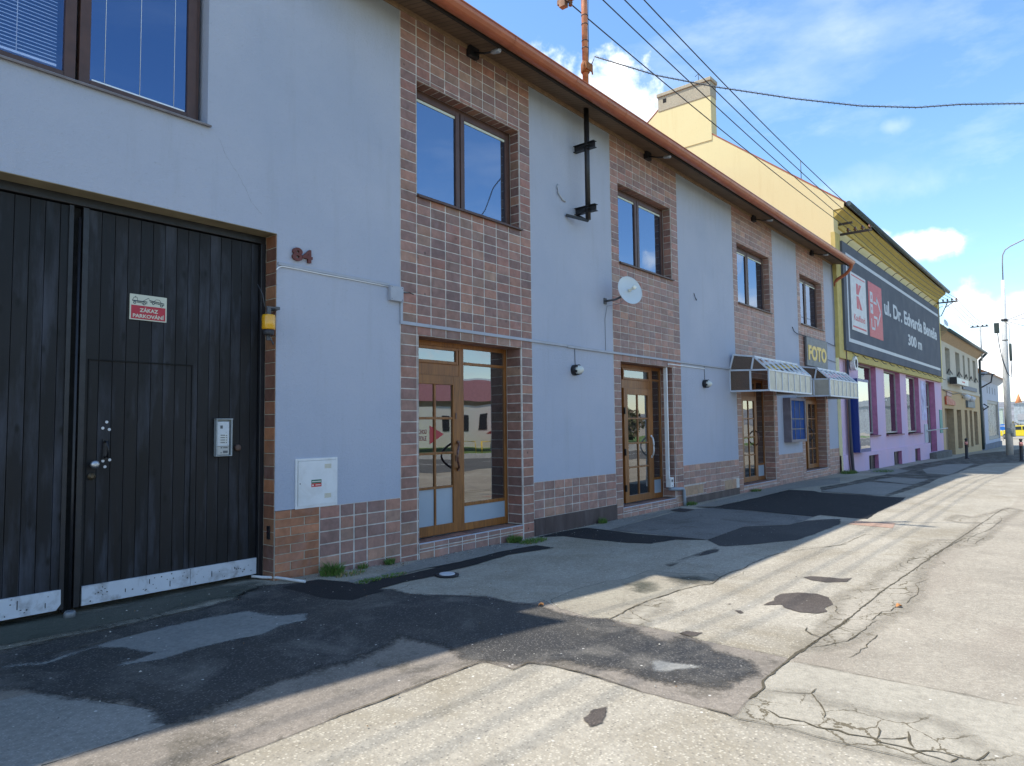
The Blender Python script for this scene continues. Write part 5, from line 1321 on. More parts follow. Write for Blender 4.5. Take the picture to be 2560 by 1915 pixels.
for x, y, z in WA: b.lathe((x, y, z - .04), (0, 0, 1), [(0, .02), (.01, .035), (.05, .03), (.06, .04), (.09, .03), (.1, .01)], 12)
b.build('insulator', pm('porcelain_brown', (.14, .05, .02), rough=.25, coat=.6), ms)
# overhead wires along the house front
M_wire = pm('wire_black', (.012, .02, .024), rough=.5, bump=0)
WB = [(24.9, -.32, 7.95), (24.9, -.52, 7.95), (24.9, -.77, 7.95), (24.9, -1.0, 7.95)]
WC = [(44.3, -.30, 8.12), (44.3, -.52, 8.12), (44.3, -.75, 8.12), (44.3, -.95, 8.12)]
WD = [(60.4, .1, 8.35), (60.4, -.2, 8.35), (60.4, -.5, 8.35), (60.4, -.75, 8.35)]
def span(a, b_, sag, n=14):
    a, b_ = Vector(a), Vector(b_)
    return [a + (b_ - a) * (k / n) - Vector((0, 0, sag * 4 * (k / n) * (1 - k / n))) for k in range(n + 1)]
WO = ['nearest to the wall', 'second from the wall', 'third from the wall', 'outermost, farthest from the wall']
for k in range(4):
    a = Vector(WA[k]); e = a + (a - Vector(WB[k])) * 1.2 + Vector((0, 0, .2))
    pts = span(e, a, .3)[:-1] + span(a, WB[k], .10 + .02 * k)[:-1] + span(WB[k], WC[k], .25)[:-1] + span(WC[k], WD[k], .2)
    tag(MB().tube(pts, .0108, 6).build('power_line', M_wire, loc=WA[k]), 'black overhead power line along the house front, ' + WO[k], 'power line', 'overhead power lines along the street')
# twisted cable across the pavement
key = [(mxx + .06, my - .05, 7.36), (9.27, -.34, 7.33), (9.27, -.40, 7.43), (10.0, -1.11, 7.16), (10.5, -1.89, 6.90), (11.0, -2.93, 6.56), (11.6, -3.75, 6.40), (12.0, -4.45, 6.30), (12.2, -5.0, 6.25), (13.0, -5.9, 6.27), (14.5, -8.5, 6.35), (18, -16, 6.6)]
b = MB(); b.tube(key, .009, 6)
L = []
for p, q in zip(key[2:], key[3:]):
    p, q = Vector(p), Vector(q); n = int((q - p).length / .012)
    for k in range(n): L.append(p + (q - p) * (k / n))
hel = [p + Vector((0, .022 * math.cos(k * .9), .022 * math.sin(k * .9))) for k, p in enumerate(L[:1100])]
b.tube(hel, .0022, 4)
tag(b.build('twisted_cable', pm('cable_grey', (.10, .10, .11), rough=.6), loc=key[0]), 'sagging grey cable with a spiral wrap, from the orange mast across the street', 'cable')
# thin guy wire reflections etc are left to the glass

# canopies
M_cfr = pm('canopy_white', (.56, .60, .66), rough=.4, var=.08)
M_cgl = glass('canopy_glass_brown', tint=(.62, .50, .40), refl=1.45, body=(.22, .16, .12), alpha=.55)
M_cpn = pm('canopy_panel', (.40, .37, .31), rough=.35, var=.16, vs=3, bump=.05, dirt=((.25, .2, .14), .5), ds=3)
M_cgr = glass('canopy_glass_grey', tint=(.34, .37, .42), refl=1.5, body=(.10, .11, .14), alpha=.4)
def canopy(x0, x1, label, n, endpanel):
    t = thing('canopy', (x0, 0, 2.5), label, 'canopy', 'glazed white canopies over the shop doors')
    P = [(0, 2.70), (-.10, 3.05), (-.56, 2.98), (-.88, 2.665), (-.88, 2.215), (0, 2.225)]
    b = MB(); w = .036
    for x in (x0, x1):
        for p, q in zip(P, P[1:] + P[:1]): b.beam((x, p[0], p[1]), (x, q[0], q[1]), w, w)
        b.beam((x, -.47, 2.22), (x, -.47, 2.69), w, w); b.beam((x, 0, 2.70), (x, -.88, 2.665), w, w); b.beam((x, -.56, 2.98), (x, -.50, 2.68), w, w)
    for p in P[1:5]: b.beam((x0, p[0], p[1]), (x1, p[0], p[1]), w, w)
    for k in range(1, n):
        x = x0 + (x1 - x0) * k / n
        b.beam((x, -.56, 2.985), (x, -.88, 2.67), .018, .022); b.beam((x, -.885, 2.665), (x, -.885, 2.215), .02, .018); b.beam((x, -.10, 3.05), (x, -.56, 2.98), .018, .02)
    b.build('frame', M_cfr, t, bevel=.003)
    b = MB(); b.face([(x0, -.10, 3.045), (x1, -.10, 3.045), (x1, -.56, 2.975), (x0, -.56, 2.975)]); b.face([(x0, -.56, 2.975), (x1, -.56, 2.975), (x1, -.875, 2.665), (x0, -.875, 2.665)])
    b.build('roof_glazing', M_cgr, t, recalc=False)
    MB().box(x0 + .01, x1 - .01, -.882, -.874, 2.22, 2.66).build('front_panel', M_cpn, t)
    for x in (x0, x1):
        b = MB(); b.prism([(-.02, 2.70), (-.11, 3.03), (-.55, 2.965), (-.86, 2.67)], 'x', x - .003, x + .003); b.build('side_glazing', M_cgl, t)
        b = MB(); b.box(x - .003, x + .003, -.46, -.01, 2.235, 2.68); b.build('side_glazing', M_cpn if endpanel else M_cgl, t)
        if endpanel: MB().box(x - .003, x + .003, -.87, -.48, 2.235, 2.66).build('side_panel', M_cpn, t)
    return t
canopy(15.32, 18.27, 'longer glazed white canopy over the third glass door', 7, False)
canopy(19.93, 22.82, 'glazed white canopy over the fourth glass door, right of the longer one', 7, True)

# display case
dcs = thing('display_case', (19.4, 0, 1.6), 'dark display case with blue glazing between the third and fourth glass doors', 'display case')
b = MB(); frame_ring(b, 18.79, 20.06, .98, 2.16, .07, -.20, -.14); b.box(18.79, 18.80, -.14, 0, .98, 2.16); b.box(20.05, 20.06, -.14, 0, .98, 2.16); b.box(18.80, 20.05, -.14, 0, .98, .99); b.box(18.80, 20.05, -.14, 0, 2.15, 2.16)
b.build('casing', pm('case_frame', (.16, .14, .17), rough=.5, var=.2), dcs, bevel=.004)
MB().box(18.86, 19.99, -.165, -.155, 1.05, 2.09).build('pane', pm('case_blue', (.008, .055, .22), rough=.6, var=.2, vs=2, bump=0, spec=.08), dcs)
b = MB()
for x in (19.2, 19.6): b.box(x - .012, x + .012, -.172, -.166, 1.05, 2.09)
for z in (1.33, 1.60): b.box(18.86, 19.99, -.1725, -.1665, z - .012, z + .012)
b.build('bar', pm('bar_navy', (.01, .02, .05), rough=.4), dcs)
# photo shop sign
fs = thing('shop_sign', (21.7, 0, 3.55), 'dark grey sign with yellow capital letters above the right canopy', 'sign')
MB().box(20.68, 22.70, -.10, -.04, 3.13, 3.97).build('panel', pm('sign_grey', (.13, .13, .14), rough=.5, var=.12, dirt=((.16, .15, .13), .5)), fs, bevel=.004)
text('lettering', 'FOTO', 20.80, 22.56, 3.30, 3.74, -.102, pm('letter_yellow', (.72, .50, .12), rough=.5, var=.05), fs, .045, .008)
b = MB().tube([(19.75, -.01, 4.15), (19.78, -.05, 4.02), (20.0, -.06, 3.98), (20.7, -.055, 3.985), (22.7, -.06, 3.98), (23.85, -.03, 3.94)], .012, 6); b.tube([(22.7, -.05, 3.45), (23.9, -.02, 3.42)], .008, 5)
b.build('holding_rod', MATS['bracket_grey'], fs)
# small black hook and marks
tag(MB().tube([(13.55, -.004, 4.23), (13.56, -.03, 4.12), (13.60, -.035, 4.08), (13.64, -.02, 4.12)], .008, 5).build('wall_hook', MATS['bracket_grey'], loc=(13.55, 0, 4.1)), 'small grey hook in the plaster right of the second tile bay', 'hook')
tag(MB().tube([(23.86, -.02, 6.66), (23.84, -.05, 4.9), (23.85, -.02, 4.3), (23.86, -.02, 3.95)], .012, 5).build('cable', MATS['cable_greyblue'], loc=(23.85, 0, 5)), 'thin blue grey cable down the right end of the rendered house', 'cable')
# ---------------------------------------------------------------- pink and yellow house with the billboard
M_yel = plaster('plaster_yellow', (.95, .90, .56), (.93, .87, .53), .15, (.5, .36, .14))
M_yel2 = pm('yellow_trim', (.52, .42, .14), rough=.8, var=.1, dirt=((.3, .24, .1), .4))
M_pinkw = plaster('plaster_pink', (.70, .49, .61), (.62, .48, .65), .3, (.3, .2, .3))
M_pinkr = pm('pink_reveal', (.44, .17, .30), rough=.85, var=.15)
M_conc = pavement('chimney_concrete', (.42, .37, .27), (.36, .32, .24), agg=.2)
pk = thing('yellow_house', (34, 0, -.2), 'yellow gabled house with pink ground floor behind the blue grey one', 'house')
PO = [(26.7, 29.35, 1.0, 3.60), (30.68, 33.68, .98, 3.58), (34.95, 37.9, .95, 3.56), (39.7, 42.25, -.06, 3.52)]
BO = [(27.55, 29.0, -.35, .28), (31.65, 33.15, -.4, .27), (36.0, 37.25, -.4, .25)]
PX0, PX1 = 23.97, 44.35
b = MB()
wall_cells(b, PX0, PX1, 3.6, 8.45, 0, [])
g0 = [(PX0, -.10, 3.6), (PX0, -.10, 8.42), (PX0, -.42, 8.44), (PX0, -.45, 8.66), (PX0, 6.0, 13.72), (PX0, 12, 9.0), (PX0, 12, 3.6)]
b.face(g0); b.face([(PX1, y, z) for _, y, z in g0])
b.face([(PX0, -.10, -1), (PX0, 12, -1), (PX0, 12, 3.6), (PX0, -.10, 3.6)]); b.face([(PX1, 0, -1), (PX1, 12, -1), (PX1, 12, 3.6), (PX1, 0, 3.6)])
b.face([(PX0, 12, -1), (PX1, 12, -1), (PX1, 12, 9), (PX0, 12, 9)])
b.box(PX0 + .003, PX0 + .5, -.10, -.001, 3.6, 8.42)
b.build('upper_wall', M_yel, pk, recalc=False)
b = MB(); wall_cells(b, PX0, PX1, .42, 3.6, 0, PO); wall_cells(b, PX0, 40.0, -1, .42, -.05, BO); b.face([(PX0, -.05, .42), (40, -.05, .42), (40, 0, .42), (PX0, 0, .42)]); b.face([(40, -.05, -1), (40, 0, -1), (40, 0, .42), (40, -.05, .42)])
wall_cells(b, 42.2, PX1, -1, .42, 0, []); wall_cells(b, 40, 42.2, -1, -.06, 0, [])
b.face([(PX0, -.05, -1), (PX0, .5, -1), (PX0, .5, .42), (PX0, -.05, .42)])
b.build('ground_floor_wall', M_pinkw, pk, recalc=False)
for (a, c, d, e), y0, y1 in [(q, 0, .26) for q in PO] + [(q, -.05, .14) for q in BO]:
    b = MB(); b.face([(c, y0, d), (c, y1, d), (c, y1, e), (c, y0, e)]); b.face([(a, y0, d), (a, y1, d), (a, y1, e), (a, y0, e)]); b.face([(a, y0, e), (c, y0, e), (c, y1, e), (a, y1, e)]); b.face([(a, y0, d), (c, y0, d), (c, y1, d), (a, y1, d)])
    b.build('window_reveal', M_pinkr, pk, recalc=False)
M_blind = pm('curtain_grey', (.40, .36, .35), rough=.5, var=.15, vs=4, stretch=(5, 5, .3))
M_mull = pm('pvc_white', (.36, .36, .37), rough=.4)
M_gl2 = glass('window_glass_mirror', refl=1.9, alpha=.95, tint=(.95, .97, 1))
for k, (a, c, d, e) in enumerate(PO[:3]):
    b = MB(); frame_ring(b, a, c, d + .05, e, .06, .18, .24); b.box(a + .06, a + (c - a) * .4, .177, .23, 2.35, 2.42)
    w = b.build('window', M_mull, pk)
    MB().box(a + .06, c - .06, .205, .21, d + .1, e - .06).build('pane', M_gl2, w)
    for (w0_, w1_, mt, nm) in ((a + .06, a + (c - a) * .45, M_white, 'reflection_curtain'), (a + (c - a) * .45, c - .06, M_blind, 'curtain')):  # white left curtain stands in for the bright reflection in the pane
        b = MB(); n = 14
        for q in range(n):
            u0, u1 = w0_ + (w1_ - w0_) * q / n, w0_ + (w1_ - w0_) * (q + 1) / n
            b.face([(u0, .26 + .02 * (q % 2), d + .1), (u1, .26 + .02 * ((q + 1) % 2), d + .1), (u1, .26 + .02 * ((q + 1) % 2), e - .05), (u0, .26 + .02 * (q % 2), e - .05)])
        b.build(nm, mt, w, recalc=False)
    MB().box(a - .03, c + .06, -.09, .3, d - .05, d + .0).build('window_sill', pm('sill_wine', (.24, .10, .14), rough=.6), w)
for (a, c, d, e) in BO:
    b = MB(); b.box(a, c, .08, .10, d, e); b.box((a + c) / 2 - .02, (a + c) / 2 + .02, .06, .08, d, e); b.build('basement_window', pm('basement_dark', (.025, .028, .03), rough=.4), pk)
# entrance with white posters on its glass
a, c, d, e = PO[3]
b = MB(); frame_ring(b, a, c, d, e, .08, .28, .36); b.box(a + .95, a + 1.03, .28, .36, d, e); b.box(a, c, .28, .36, 2.2, 2.28); dr = b.build('entrance_door', M_mull, pk)
MB().box(a + .08, c - .08, .31, .32, d + .1, e - .08).build('pane', M_gl2, dr)
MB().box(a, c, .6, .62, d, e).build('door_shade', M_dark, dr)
MB().box(39.6, 44.5, -.35, -.002, -.9, -.08).build('entrance_step', M_slabd, pk, bevel=.01)
# decorative white violet window film beside the entrance
b = MB(); b.box(38.3, 39.65, -.012, -.004, 1.55, 3.45); o = b.build('window_poster', pm('poster_violet', (.42, .42, .62), rough=.6, var=.5, vs=1.4, bump=0, dirt=((.14, .06, .35), .9), ds=2.5), pk)
MB().box(38.8, 39.65, -.03, -.004, .45, 1.35).build('notice_board', pm('board_pale', (.40, .44, .50), rough=.6), pk)
MB().box(43.3, 44.1, -.03, -.004, .85, 2.1).build('green_plate', pm('plate_green', (.05, .26, .22), rough=.5), pk)
b = MB().tube([(39.2, -.06, 1.02), (42.6, -.45, 1.12), (43.4, -.06, 1.05)], .03, 6); b.build('hand_rail', MATS['galv_white'], pk)
# yellow frame round the billboard, cornice, eave, roof, gutter
b = MB(); b.box(PX0 - .02, 24.55, -.13, -.001, 3.58, 7.7); b.box(24.55, 43.5, -.13, -.001, 3.58, 3.86); b.box(43.4, 44.0, -.13, -.001, 3.58, 7.75)
b.build('yellow_band', M_yel2, pk)
b = MB(); b.prism([(-.001, 8.0), (-.06, 8.02), (-.08, 8.14), (-.14, 8.2), (-.3, 8.34), (-.42, 8.42), (-.44, 8.5), (-.001, 8.5)], 'x', PX0 + .02, PX1)
b.build('cornice', pm('cornice_ochre', (.50, .38, .10), rough=.85, var=.12), pk)
b = MB()
for (A, B_) in (((-.5, 8.62), (6.0, 13.78)), ((6.0, 13.78), (12.3, 8.9))):
    b.face([(PX0 - .01, A[0], A[1]), (PX1 + .1, A[0], A[1]), (PX1 + .1, B_[0], B_[1]), (PX0 - .01, B_[0], B_[1])])
    b.face([(PX0 - .01, A[0], A[1]), (PX0 - .01, B_[0], B_[1]), (PX0 - .01, B_[0], B_[1] - .05), (PX0 - .01, A[0], A[1] - .05)])
b.face([(PX0 - .01, -.5, 8.50), (PX1 + .1, -.5, 8.50), (PX1 + .1, -.5, 8.62), (PX0 - .01, -.5, 8.62)])
b.build('roof', M_roof, pk, recalc=False)
b = MB(); b.tube([(24.02, -.56, 8.56), (PX1 + .15, -.56, 8.56)], .085, 12); b.build('gutter', pm('gutter_green', (.055, .08, .085), rough=.5, var=.15), pk)
b = MB(); b.box(23.945, 24.42, 3.95, 6.07, 11.9, 13.56); b.build('chimney', M_yel, pk)
b = MB(); b.box(23.925, 24.455, 3.94, 6.08, 13.56, 14.13); b.box(23.88, 24.50, 3.90, 6.12, 14.13, 14.27); ch = b.build('chimney_head', M_conc, pk, bevel=.02)
MB().box(23.92, 23.926, 5.72, 5.86, 13.86, 14.02).build('flue_hole', MATS['gap_black'], ch)
b = MB().tube([(24.1, 4.47, 14.25), (24.1, 4.47, 14.62), (24.1, 4.6, 14.55)], .012, 5); b.tube([(24.1, .9, 9.6), (24.1, .9, 10.35)], .012, 5); b.build('lightning_rod', M_black, pk)
# downpipes and blue cabinet at its left corner
b = MB().tube([(24.93, -.09, 3.57), (24.93, -.10, 1.2), (24.95, -.12, .5), (24.97, -.14, -.15), (25.1, -.25, -.2)], .055, 10); b.build('downpipe', pm('pipe_dark', (.05, .045, .06), rough=.5), pk)
MB().tube([(24.72, -.13, 7.0), (24.72, -.14, 3.6), (24.80, -.08, 3.5), (24.80, -.08, .3), (24.82, -.1, -.2)], .022, 8).build('cable_pipe', pm('pipe_brown', (.16, .09, .08), rough=.6), pk)
cb = thing('poster_cabinet', (25.9, 0, 1.6), 'tall blue cabinet with a reflecting glass front at the corner of the pink wall', 'poster cabinet')
b = MB(); b.box(25.12, 25.20, -.34, 0, .48, 2.95); b.box(25.2, 26.62, -.34, -.26, .48, .60); b.box(25.2, 26.62, -.34, 0, 2.86, 2.95); b.box(26.56, 26.64, -.32, 0, .48, 2.95)
b.build('frame', pm('cabinet_blue', (.008, .035, .22), rough=.4, var=.06), cb)
MB().box(25.2, 26.56, -.33, -.318, .60, 2.86).build('pane', glass('cabinet_glass', refl=8, alpha=0.1, body=(.2, .2, .2)), cb)
ml = thing('round_vent', (25.68, -.13, 3.49), 'white ring shaped vent at the foot of the yellow band', 'vent')
b = MB(); n = 28; R1, R2 = .24, .15; 
prof_ = [(R1 * math.cos(2 * PI * k / n), 3.49 + R1 * math.sin(2 * PI * k / n)) for k in range(n)]
for k in range(n):
    j = (k + 1) % n; A = (25.68 + prof_[k][0], -.2, prof_[k][1]); B_ = (25.68 + prof_[j][0], -.2, prof_[j][1])
    ri = lambda q: (25.68 + R2 * math.cos(2 * PI * q / n), -.2, 3.49 + R2 * math.sin(2 * PI * q / n))
    b.face([A, B_, ri(j), ri(k)]); b.face([A, B_, (B_[0], -.05, B_[2]), (A[0], -.05, A[2])])
b.build('ring', M_white, ml, recalc=False)
MB().lathe((25.68, -.06, 3.49), (0, -1, 0), [(0, .15), (.06, .15)], 20).build('opening', MATS['gap_black'], ml)
# ---- billboard
bb = thing('billboard', (34, -.13, 5.6), 'long dark grey billboard with white street name lettering on the yellow wall', 'billboard')
M_bgrey = pm('billboard_grey', (.082, .095, .122), rough=.8, var=.08, vs=.8, bump=.2, bs=1.6)
M_bwhite = pm('billboard_white', (.46, .49, .53), rough=.5, var=.04, bump=0)
M_bred = pm('billboard_red', (.50, .045, .06), rough=.5, var=.05, bump=0)
MB().box(24.50, 43.35, -.20, -.13, 3.86, 7.50).build('panel', M_bgrey, bb)
b = MB(); Y0, Y1 = -.206, -.2
b.box(24.86, 25.0, Y0, Y1, 4.17, 7.05); b.box(25.0, 43.0, Y0, Y1, 4.17, 4.29); b.box(24.86, 43.0, Y0, Y1, 7.05, 7.17); b.build('border', M_bwhite, bb)
MB().box(25.32, 27.40, -.208, Y1, 4.62, 6.62).build('logo_panel', pm('logo_white', (.55, .55, .56), rough=.5, bump=0), bb)
b = MB(); q0, q1 = -.211, -.208
b.box(25.45, 27.27, q0, q1, 6.50, 6.54); b.box(25.45, 27.27, q0, q1, 4.72, 4.78)
b.box(26.05, 26.32, q0, q1, 5.92, 6.30); b.prism([(26.32, 5.92), (26.32, 6.08), (26.42, 6.30), (26.75, 6.30)], 'y', q0, q1)
b.prism([(26.05, 5.42), (26.32, 5.42), (26.32, 5.86), (26.05, 5.86)], 'y', q0, q1); b.prism([(26.36, 5.86), (26.80, 5.42), (26.42, 5.42), (26.32, 5.70)], 'y', q0, q1)
b.build('logo_mark', M_bred, bb)
text('logo_lettering', 'Kaufland', 25.62, 27.12, 4.98, 5.20, q1, M_bred, bb, .01, .003)
MB().box(27.78, 29.88, -.208, Y1, 4.62, 6.66).build('arrow_panel', M_bred, bb)
b = MB(); w = .14
b.prism([(28.0, 5.92), (28.0, 6.30), (28.38, 6.30), (28.38, 5.92)], 'y', q0, q1); b.prism([(28.13, 6.04), (28.13, 6.18), (28.25, 6.18), (28.25, 6.04)], 'y', q0 - .001, q0 - .0005, 1)
b.prism([(28.0, 5.50), (28.0, 5.85), (28.38, 5.85), (28.38, 5.50)], 'y', q0, q1); b.prism([(28.13, 5.62), (28.13, 5.74), (28.25, 5.74), (28.25, 5.62)], 'y', q0 - .001, q0 - .0005, 1)
b.beam((28.5, q1, 5.95), (29.0, q1, 5.95), .006, .09); b.beam((29.0, q1, 5.95), (29.0, q1, 6.2), .006, .09); b.beam((29.0, q1, 6.2), (29.6, q1, 5.68), .006, .10); b.beam((29.6, q1, 5.68), (29.0, q1, 5.1), .006, .10); b.beam((29.0, q1, 5.1), (29.0, q1, 5.4), .006, .09); b.beam((29.0, q1, 5.4), (28.5, q1, 5.4), .006, .09)
b.beam((28.1, q1, 5.3), (28.1, q1, 4.95), .006, .09); b.beam((28.1, q1, 4.95), (28.6, q1, 4.95), .006, .09); b.beam((28.6, q1, 4.95), (28.6, q1, 5.3), .006, .09)
b.build('arrow_mark', [M_bwhite, M_bred], bb)
text('lettering', 'ul. Dr. Edvarda Beneše', 30.3, 42.35, 5.72, 6.32, Y1, M_bwhite, bb, .03, .006)
text('lettering', '300 m', 34.75, 37.95, 4.86, 5.36, Y1, M_bwhite, bb, .03, .006)
b = MB()
for k in range(14):
    x = 25.2 + k * 1.4
    b.tube([(x, -.14, 7.50), (x, -.28, 7.62), (x, -.40, 7.64)], .014, 5)
    if k % 1 == 0: b.tube([(x + .3, -.14, 3.84), (x + .3, -.24, 3.72), (x + .2, -.34, 3.70)], .014, 5)
b.build('tie_rod', MATS['bracket_grey'], bb)
def insul(x, y0, y1, z, label, strut):
    t = thing('wire_bracket', (x, 0, z), label, 'bracket', 'wire brackets with insulators')
    b = MB(); b.box(x - .035, x + .035, y1, y0, z - .035, z + .035)
    if strut: b.tube([(x, 0, z - .75), (x, -.18, z - .72), (x, -.38, z - .3), (x, -.5, z - .02)], .025, 6); b.tube([(x, -.38, z - .3), (x, -.8, z)], .018, 6)
    else: b.box(x - .25, x - .19, -.5, y0, z + .26, z + .33)
    b.build('arm', pm('bracket_brown', (.06, .045, .035), rough=.7, var=.3), t)
    b = MB(); n = 4
    for k in range(n):
        y = -.30 - (abs(y1) - .36) * k / (n - 1)
        b.lathe((x, y, z + .03), (0, 0, 1), [(0, .02), (.04, .025), (.05, .055), (.09, .05), (.10, .03), (.13, .045), (.16, .02)], 12)
    b.build('insulator', MATS['porcelain_brown'], t)
insul(24.9, -.05, -1.02, 7.80, 'rusty bracket with insulators at the left corner of the yellow wall', False)
insul(44.3, 0, -.98, 7.98, 'dark bracket with insulators at the far right corner of the yellow wall', True)

# ---------------------------------------------------------------- beige house
M_tan = plaster('plaster_beige', (.58, .54, .44), (.53, .49, .40), .2)
M_tan2 = plaster('plaster_ochre', (.58, .43, .24), (.53, .39, .21), .2)
M_brr = pm('recess_brown', (.34, .26, .165), rough=.9, var=.15); M_brr2 = pm('recess_beige', (.44, .42, .36), rough=.9, var=.1)
tn = thing('beige_house', (53, 0, -.5), 'beige two storey house with narrow upper windows and ochre ground floor', 'house')
TU = [(46.3, 48.0, 4.17, 5.73), (50.2, 51.95, 4.2, 5.74), (53.4, 54.25, 4.2, 5.76), (55.8, 56.7, 4.18, 5.77), (58.3, 59.85, 4.18, 5.74)]
TG = [(45.2, 48.45, -.9, 2.2), (49.66, 51.5, -.2, 2.17), (53.06, 54.3, -.25, 2.18), (55.35, 56.6, -.25, 2.18), (57.5, 59.4, -.2, 2.13)]
b = MB(); wall_cells(b, 44.4, 61.2, 3.32, 6.35, 0, TU); b.face([(44.4, 0, 3.3), (44.4, 9, 3.3), (44.4, 9, 7), (44.4, 0, 6.4)]); b.face([(61.2, 0, -1), (61.2, 9, -1), (61.2, 9, 7), (61.2, 0, 6.35)]); b.box(44.5, 61.2, -.04, -.001, 3.25, 3.42)
b.build('upper_wall', M_tan, tn, recalc=False)
b = MB(); wall_cells(b, 44.4, 61.2, -1.2, 3.25, .0, TG); b.build('ground_floor_wall', M_tan2, tn, recalc=False)
for (a, c, d, e) in TU + TG:
    b = MB(); b.face([(c, 0, d), (c, .35, d), (c, .35, e), (c, 0, e)]); b.face([(a, 0, e), (c, 0, e), (c, .35, e), (a, .35, e)]); b.face([(a, .35, d), (c, .35, d), (c, .35, e), (a, .35, e)]); b.face([(a, 0, d), (c, 0, d), (c, .35, d), (a, .35, d)])
    b.build('window_reveal', M_brr if d < 3 else M_brr2, tn, recalc=False)
for (a, c, d, e) in TU:
    b = MB(); frame_ring(b, a + .02, c - .02, d, e, .07, .30, .345); w = b.build('window', pm('frame_pale', (.38, .37, .33), rough=.6), tn)
    MB().box(a + .09, c - .09, .33, .34, d + .07, e - .07).build('pane', pm('pane_curtained', (.30, .30, .27), rough=.15, var=.15, vs=2, bump=0), w)
    b = MB(); b.tube([(a + .1, -.05, d + .05), (a + .3, -.12, d + .3), (c - .2, -.12, d + .05)], .03, 5); b.build('flower_bar', M_black, w)
b = MB(); b.prism([(-.001, 6.0), (-.1, 6.1), (-.35, 6.33), (-.42, 6.42), (-.001, 6.42)], 'x', 44.4, 61.3); b.build('cornice', pm('cornice_tan', (.42, .30, .19), rough=.85), tn)
b = MB(); b.tube([(44.4, -.50, 6.46), (61.9, -.50, 6.46)], .10, 10); b.tube([(61.6, -.5, 6.4), (61.25, -.12, 5.9), (61.3, -.08, 3), (61.3, -.08, -.6)], .09, 10); b.build('gutter', MATS['gutter_green'], tn)
b = MB(); b.face([(44.4, -.5, 6.50), (61.9, -.5, 6.50), (61.9, .05, 7.0), (44.4, .05, 7.0)]); b.face([(44.4, .05, 7.0), (61.9, .05, 7.0), (61.9, 9, 7.05), (44.4, 9, 7.05)]); b.build('roof', pm('roof_pale', (.5, .5, .44), rough=.6, var=.1), tn, recalc=False)
lb = thing('light_box_sign', (50, -.3, 3.9), 'white light box sign with a small red mark on the beige house', 'sign')
b = MB(); b.box(46.75, 51.6, -.45, -.12, 3.62, 3.97); b.build('box', pm('sign_white', (.62, .62, .6), rough=.4), lb)
MB().box(46.68, 46.75, -.46, -.10, 3.60, 4.0).build('end_cap', M_black, lb)
MB().box(48.9, 50.0, -.456, -.45, 3.76, 3.84).build('red_mark', M_bred, lb)
pn = thing('lettering_sign', (55, -.1, 3.7), 'slate blue lettering strip on the beige house front', 'sign')
text('lettering', 'modrý dom', 52.2, 59.3, 3.48, 3.78, -.045, pm('slate_blue', (.13, .15, .20), rough=.6), pn, .04, .02) if False else MB().box(52.3, 59.3, -.08, -.045, 3.5, 3.76).build('letters', pm('slate_blue', (.13, .15, .20), rough=.6), pn)
rs = thing('shop_sign', (47, -.1, 2.6), 'red shop lettering over the first ochre doorway', 'sign')
b = MB(); b.prism([(45.3, 2.42), (45.3, 2.86), (45.9, 2.92), (46.4, 2.80), (47.6, 2.74), (48.6, 2.6), (48.6, 2.40)], 'y', -.10, -.02); b.build('letters', pm('letters_red', (.40, .06, .02), rough=.5, var=.4, vs=3, dirt=((.5, .3, .2), .6), ds=5), rs)
MB().box(45.9, 47.6, -.06, -.01, 2.9, 3.2).build('plate', pm('plate_pink', (.45, .3, .27), rough=.6), rs)
gs = thing('shop_sign', (55.4, -.1, 2.65), 'square slate grey sign over the narrow ochre windows', 'sign')
MB().box(53.7, 57.2, -.14, -.02, 2.36, 2.95).build('panel', pm('slate_panel', (.14, .17, .19), rough=.5, var=.4, vs=1.5), gs)
for x, z, lab in ((52.3, 3.05, 'left white spotlight over the ochre ground floor'), (54.6, 3.0, 'right white spotlight over the ochre ground floor')):
    t = thing('spotlight', (x, -.2, z), lab, 'lamp', 'white spotlights on the beige house'); MB().lathe((x, -.05, z), (.2, -1, -.4), [(0, .12), (.2, .2), (.4, .16)], 12).build('head', M_white, t); MB().tube([(x, 0, z + .2), (x, -.1, z + .05)], .03, 6).build('arm', M_white, t)
tag(MB().tube([(44.6, -.06, 3.2), (48, -.06, 3.05), (50.5, -.06, 3.2), (52.2, -.1, 3.1)], .02, 5).build('cable', MATS['bracket_grey'], loc=(48, 0, 3.2)), 'loose grey cable hanging under the beige band', 'cable')
# ---------------------------------------------------------------- white house at the corner
wh = thing('white_house', (68, 0, -.7), 'low white house with orange tiled roof at the street corner', 'house')
M_ww = plaster('plaster_white', (.50, .53, .60), (.46, .5, .58), .2)
WOP = [(66, 74.1, -.05, 3.1), (62.0, 63.6, -.9, 2.5)]
b = MB(); wall_cells(b, 61.6, 74.8, -.35, 4.6, 0, WOP); b.face([(74.8, 0, -1), (74.8, 7, -1), (74.8, 7, 4.6), (74.8, 0, 4.6)]); b.face([(61.6, 0, -1), (61.6, 7, -1), (61.6, 7, 5), (61.6, 0, 5)])
b.prism([(-.001, 4.55), (-.08, 4.6), (-.5, 5.0), (-.5, 5.08), (-.001, 5.08)], 'x', 61.7, 75.4)
b.build('wall', M_ww, wh, recalc=False)
MB().box(61.7, 75.0, -.08, .3, -1.2, -.3).build('plinth', pm('plinth_grey', (.18, .2, .24), rough=.9, var=.3, vs=2), wh)
b = MB(); frame_ring(b, 66, 74.1, -.05, 3.1, .25, .05, .2); b.box(62.0, 63.6, .15, .2, -.9, 2.5); w = b.build('window', MATS['frame_pale'], wh)
MB().box(66.2, 73.9, .14, .16, .1, 2.95).build('pane', pm('shop_window', (.30, .30, .26), rough=.3, var=.4, vs=1.2, dirt=((.36, .2, .2), .6), ds=1.5), w)
b = MB()
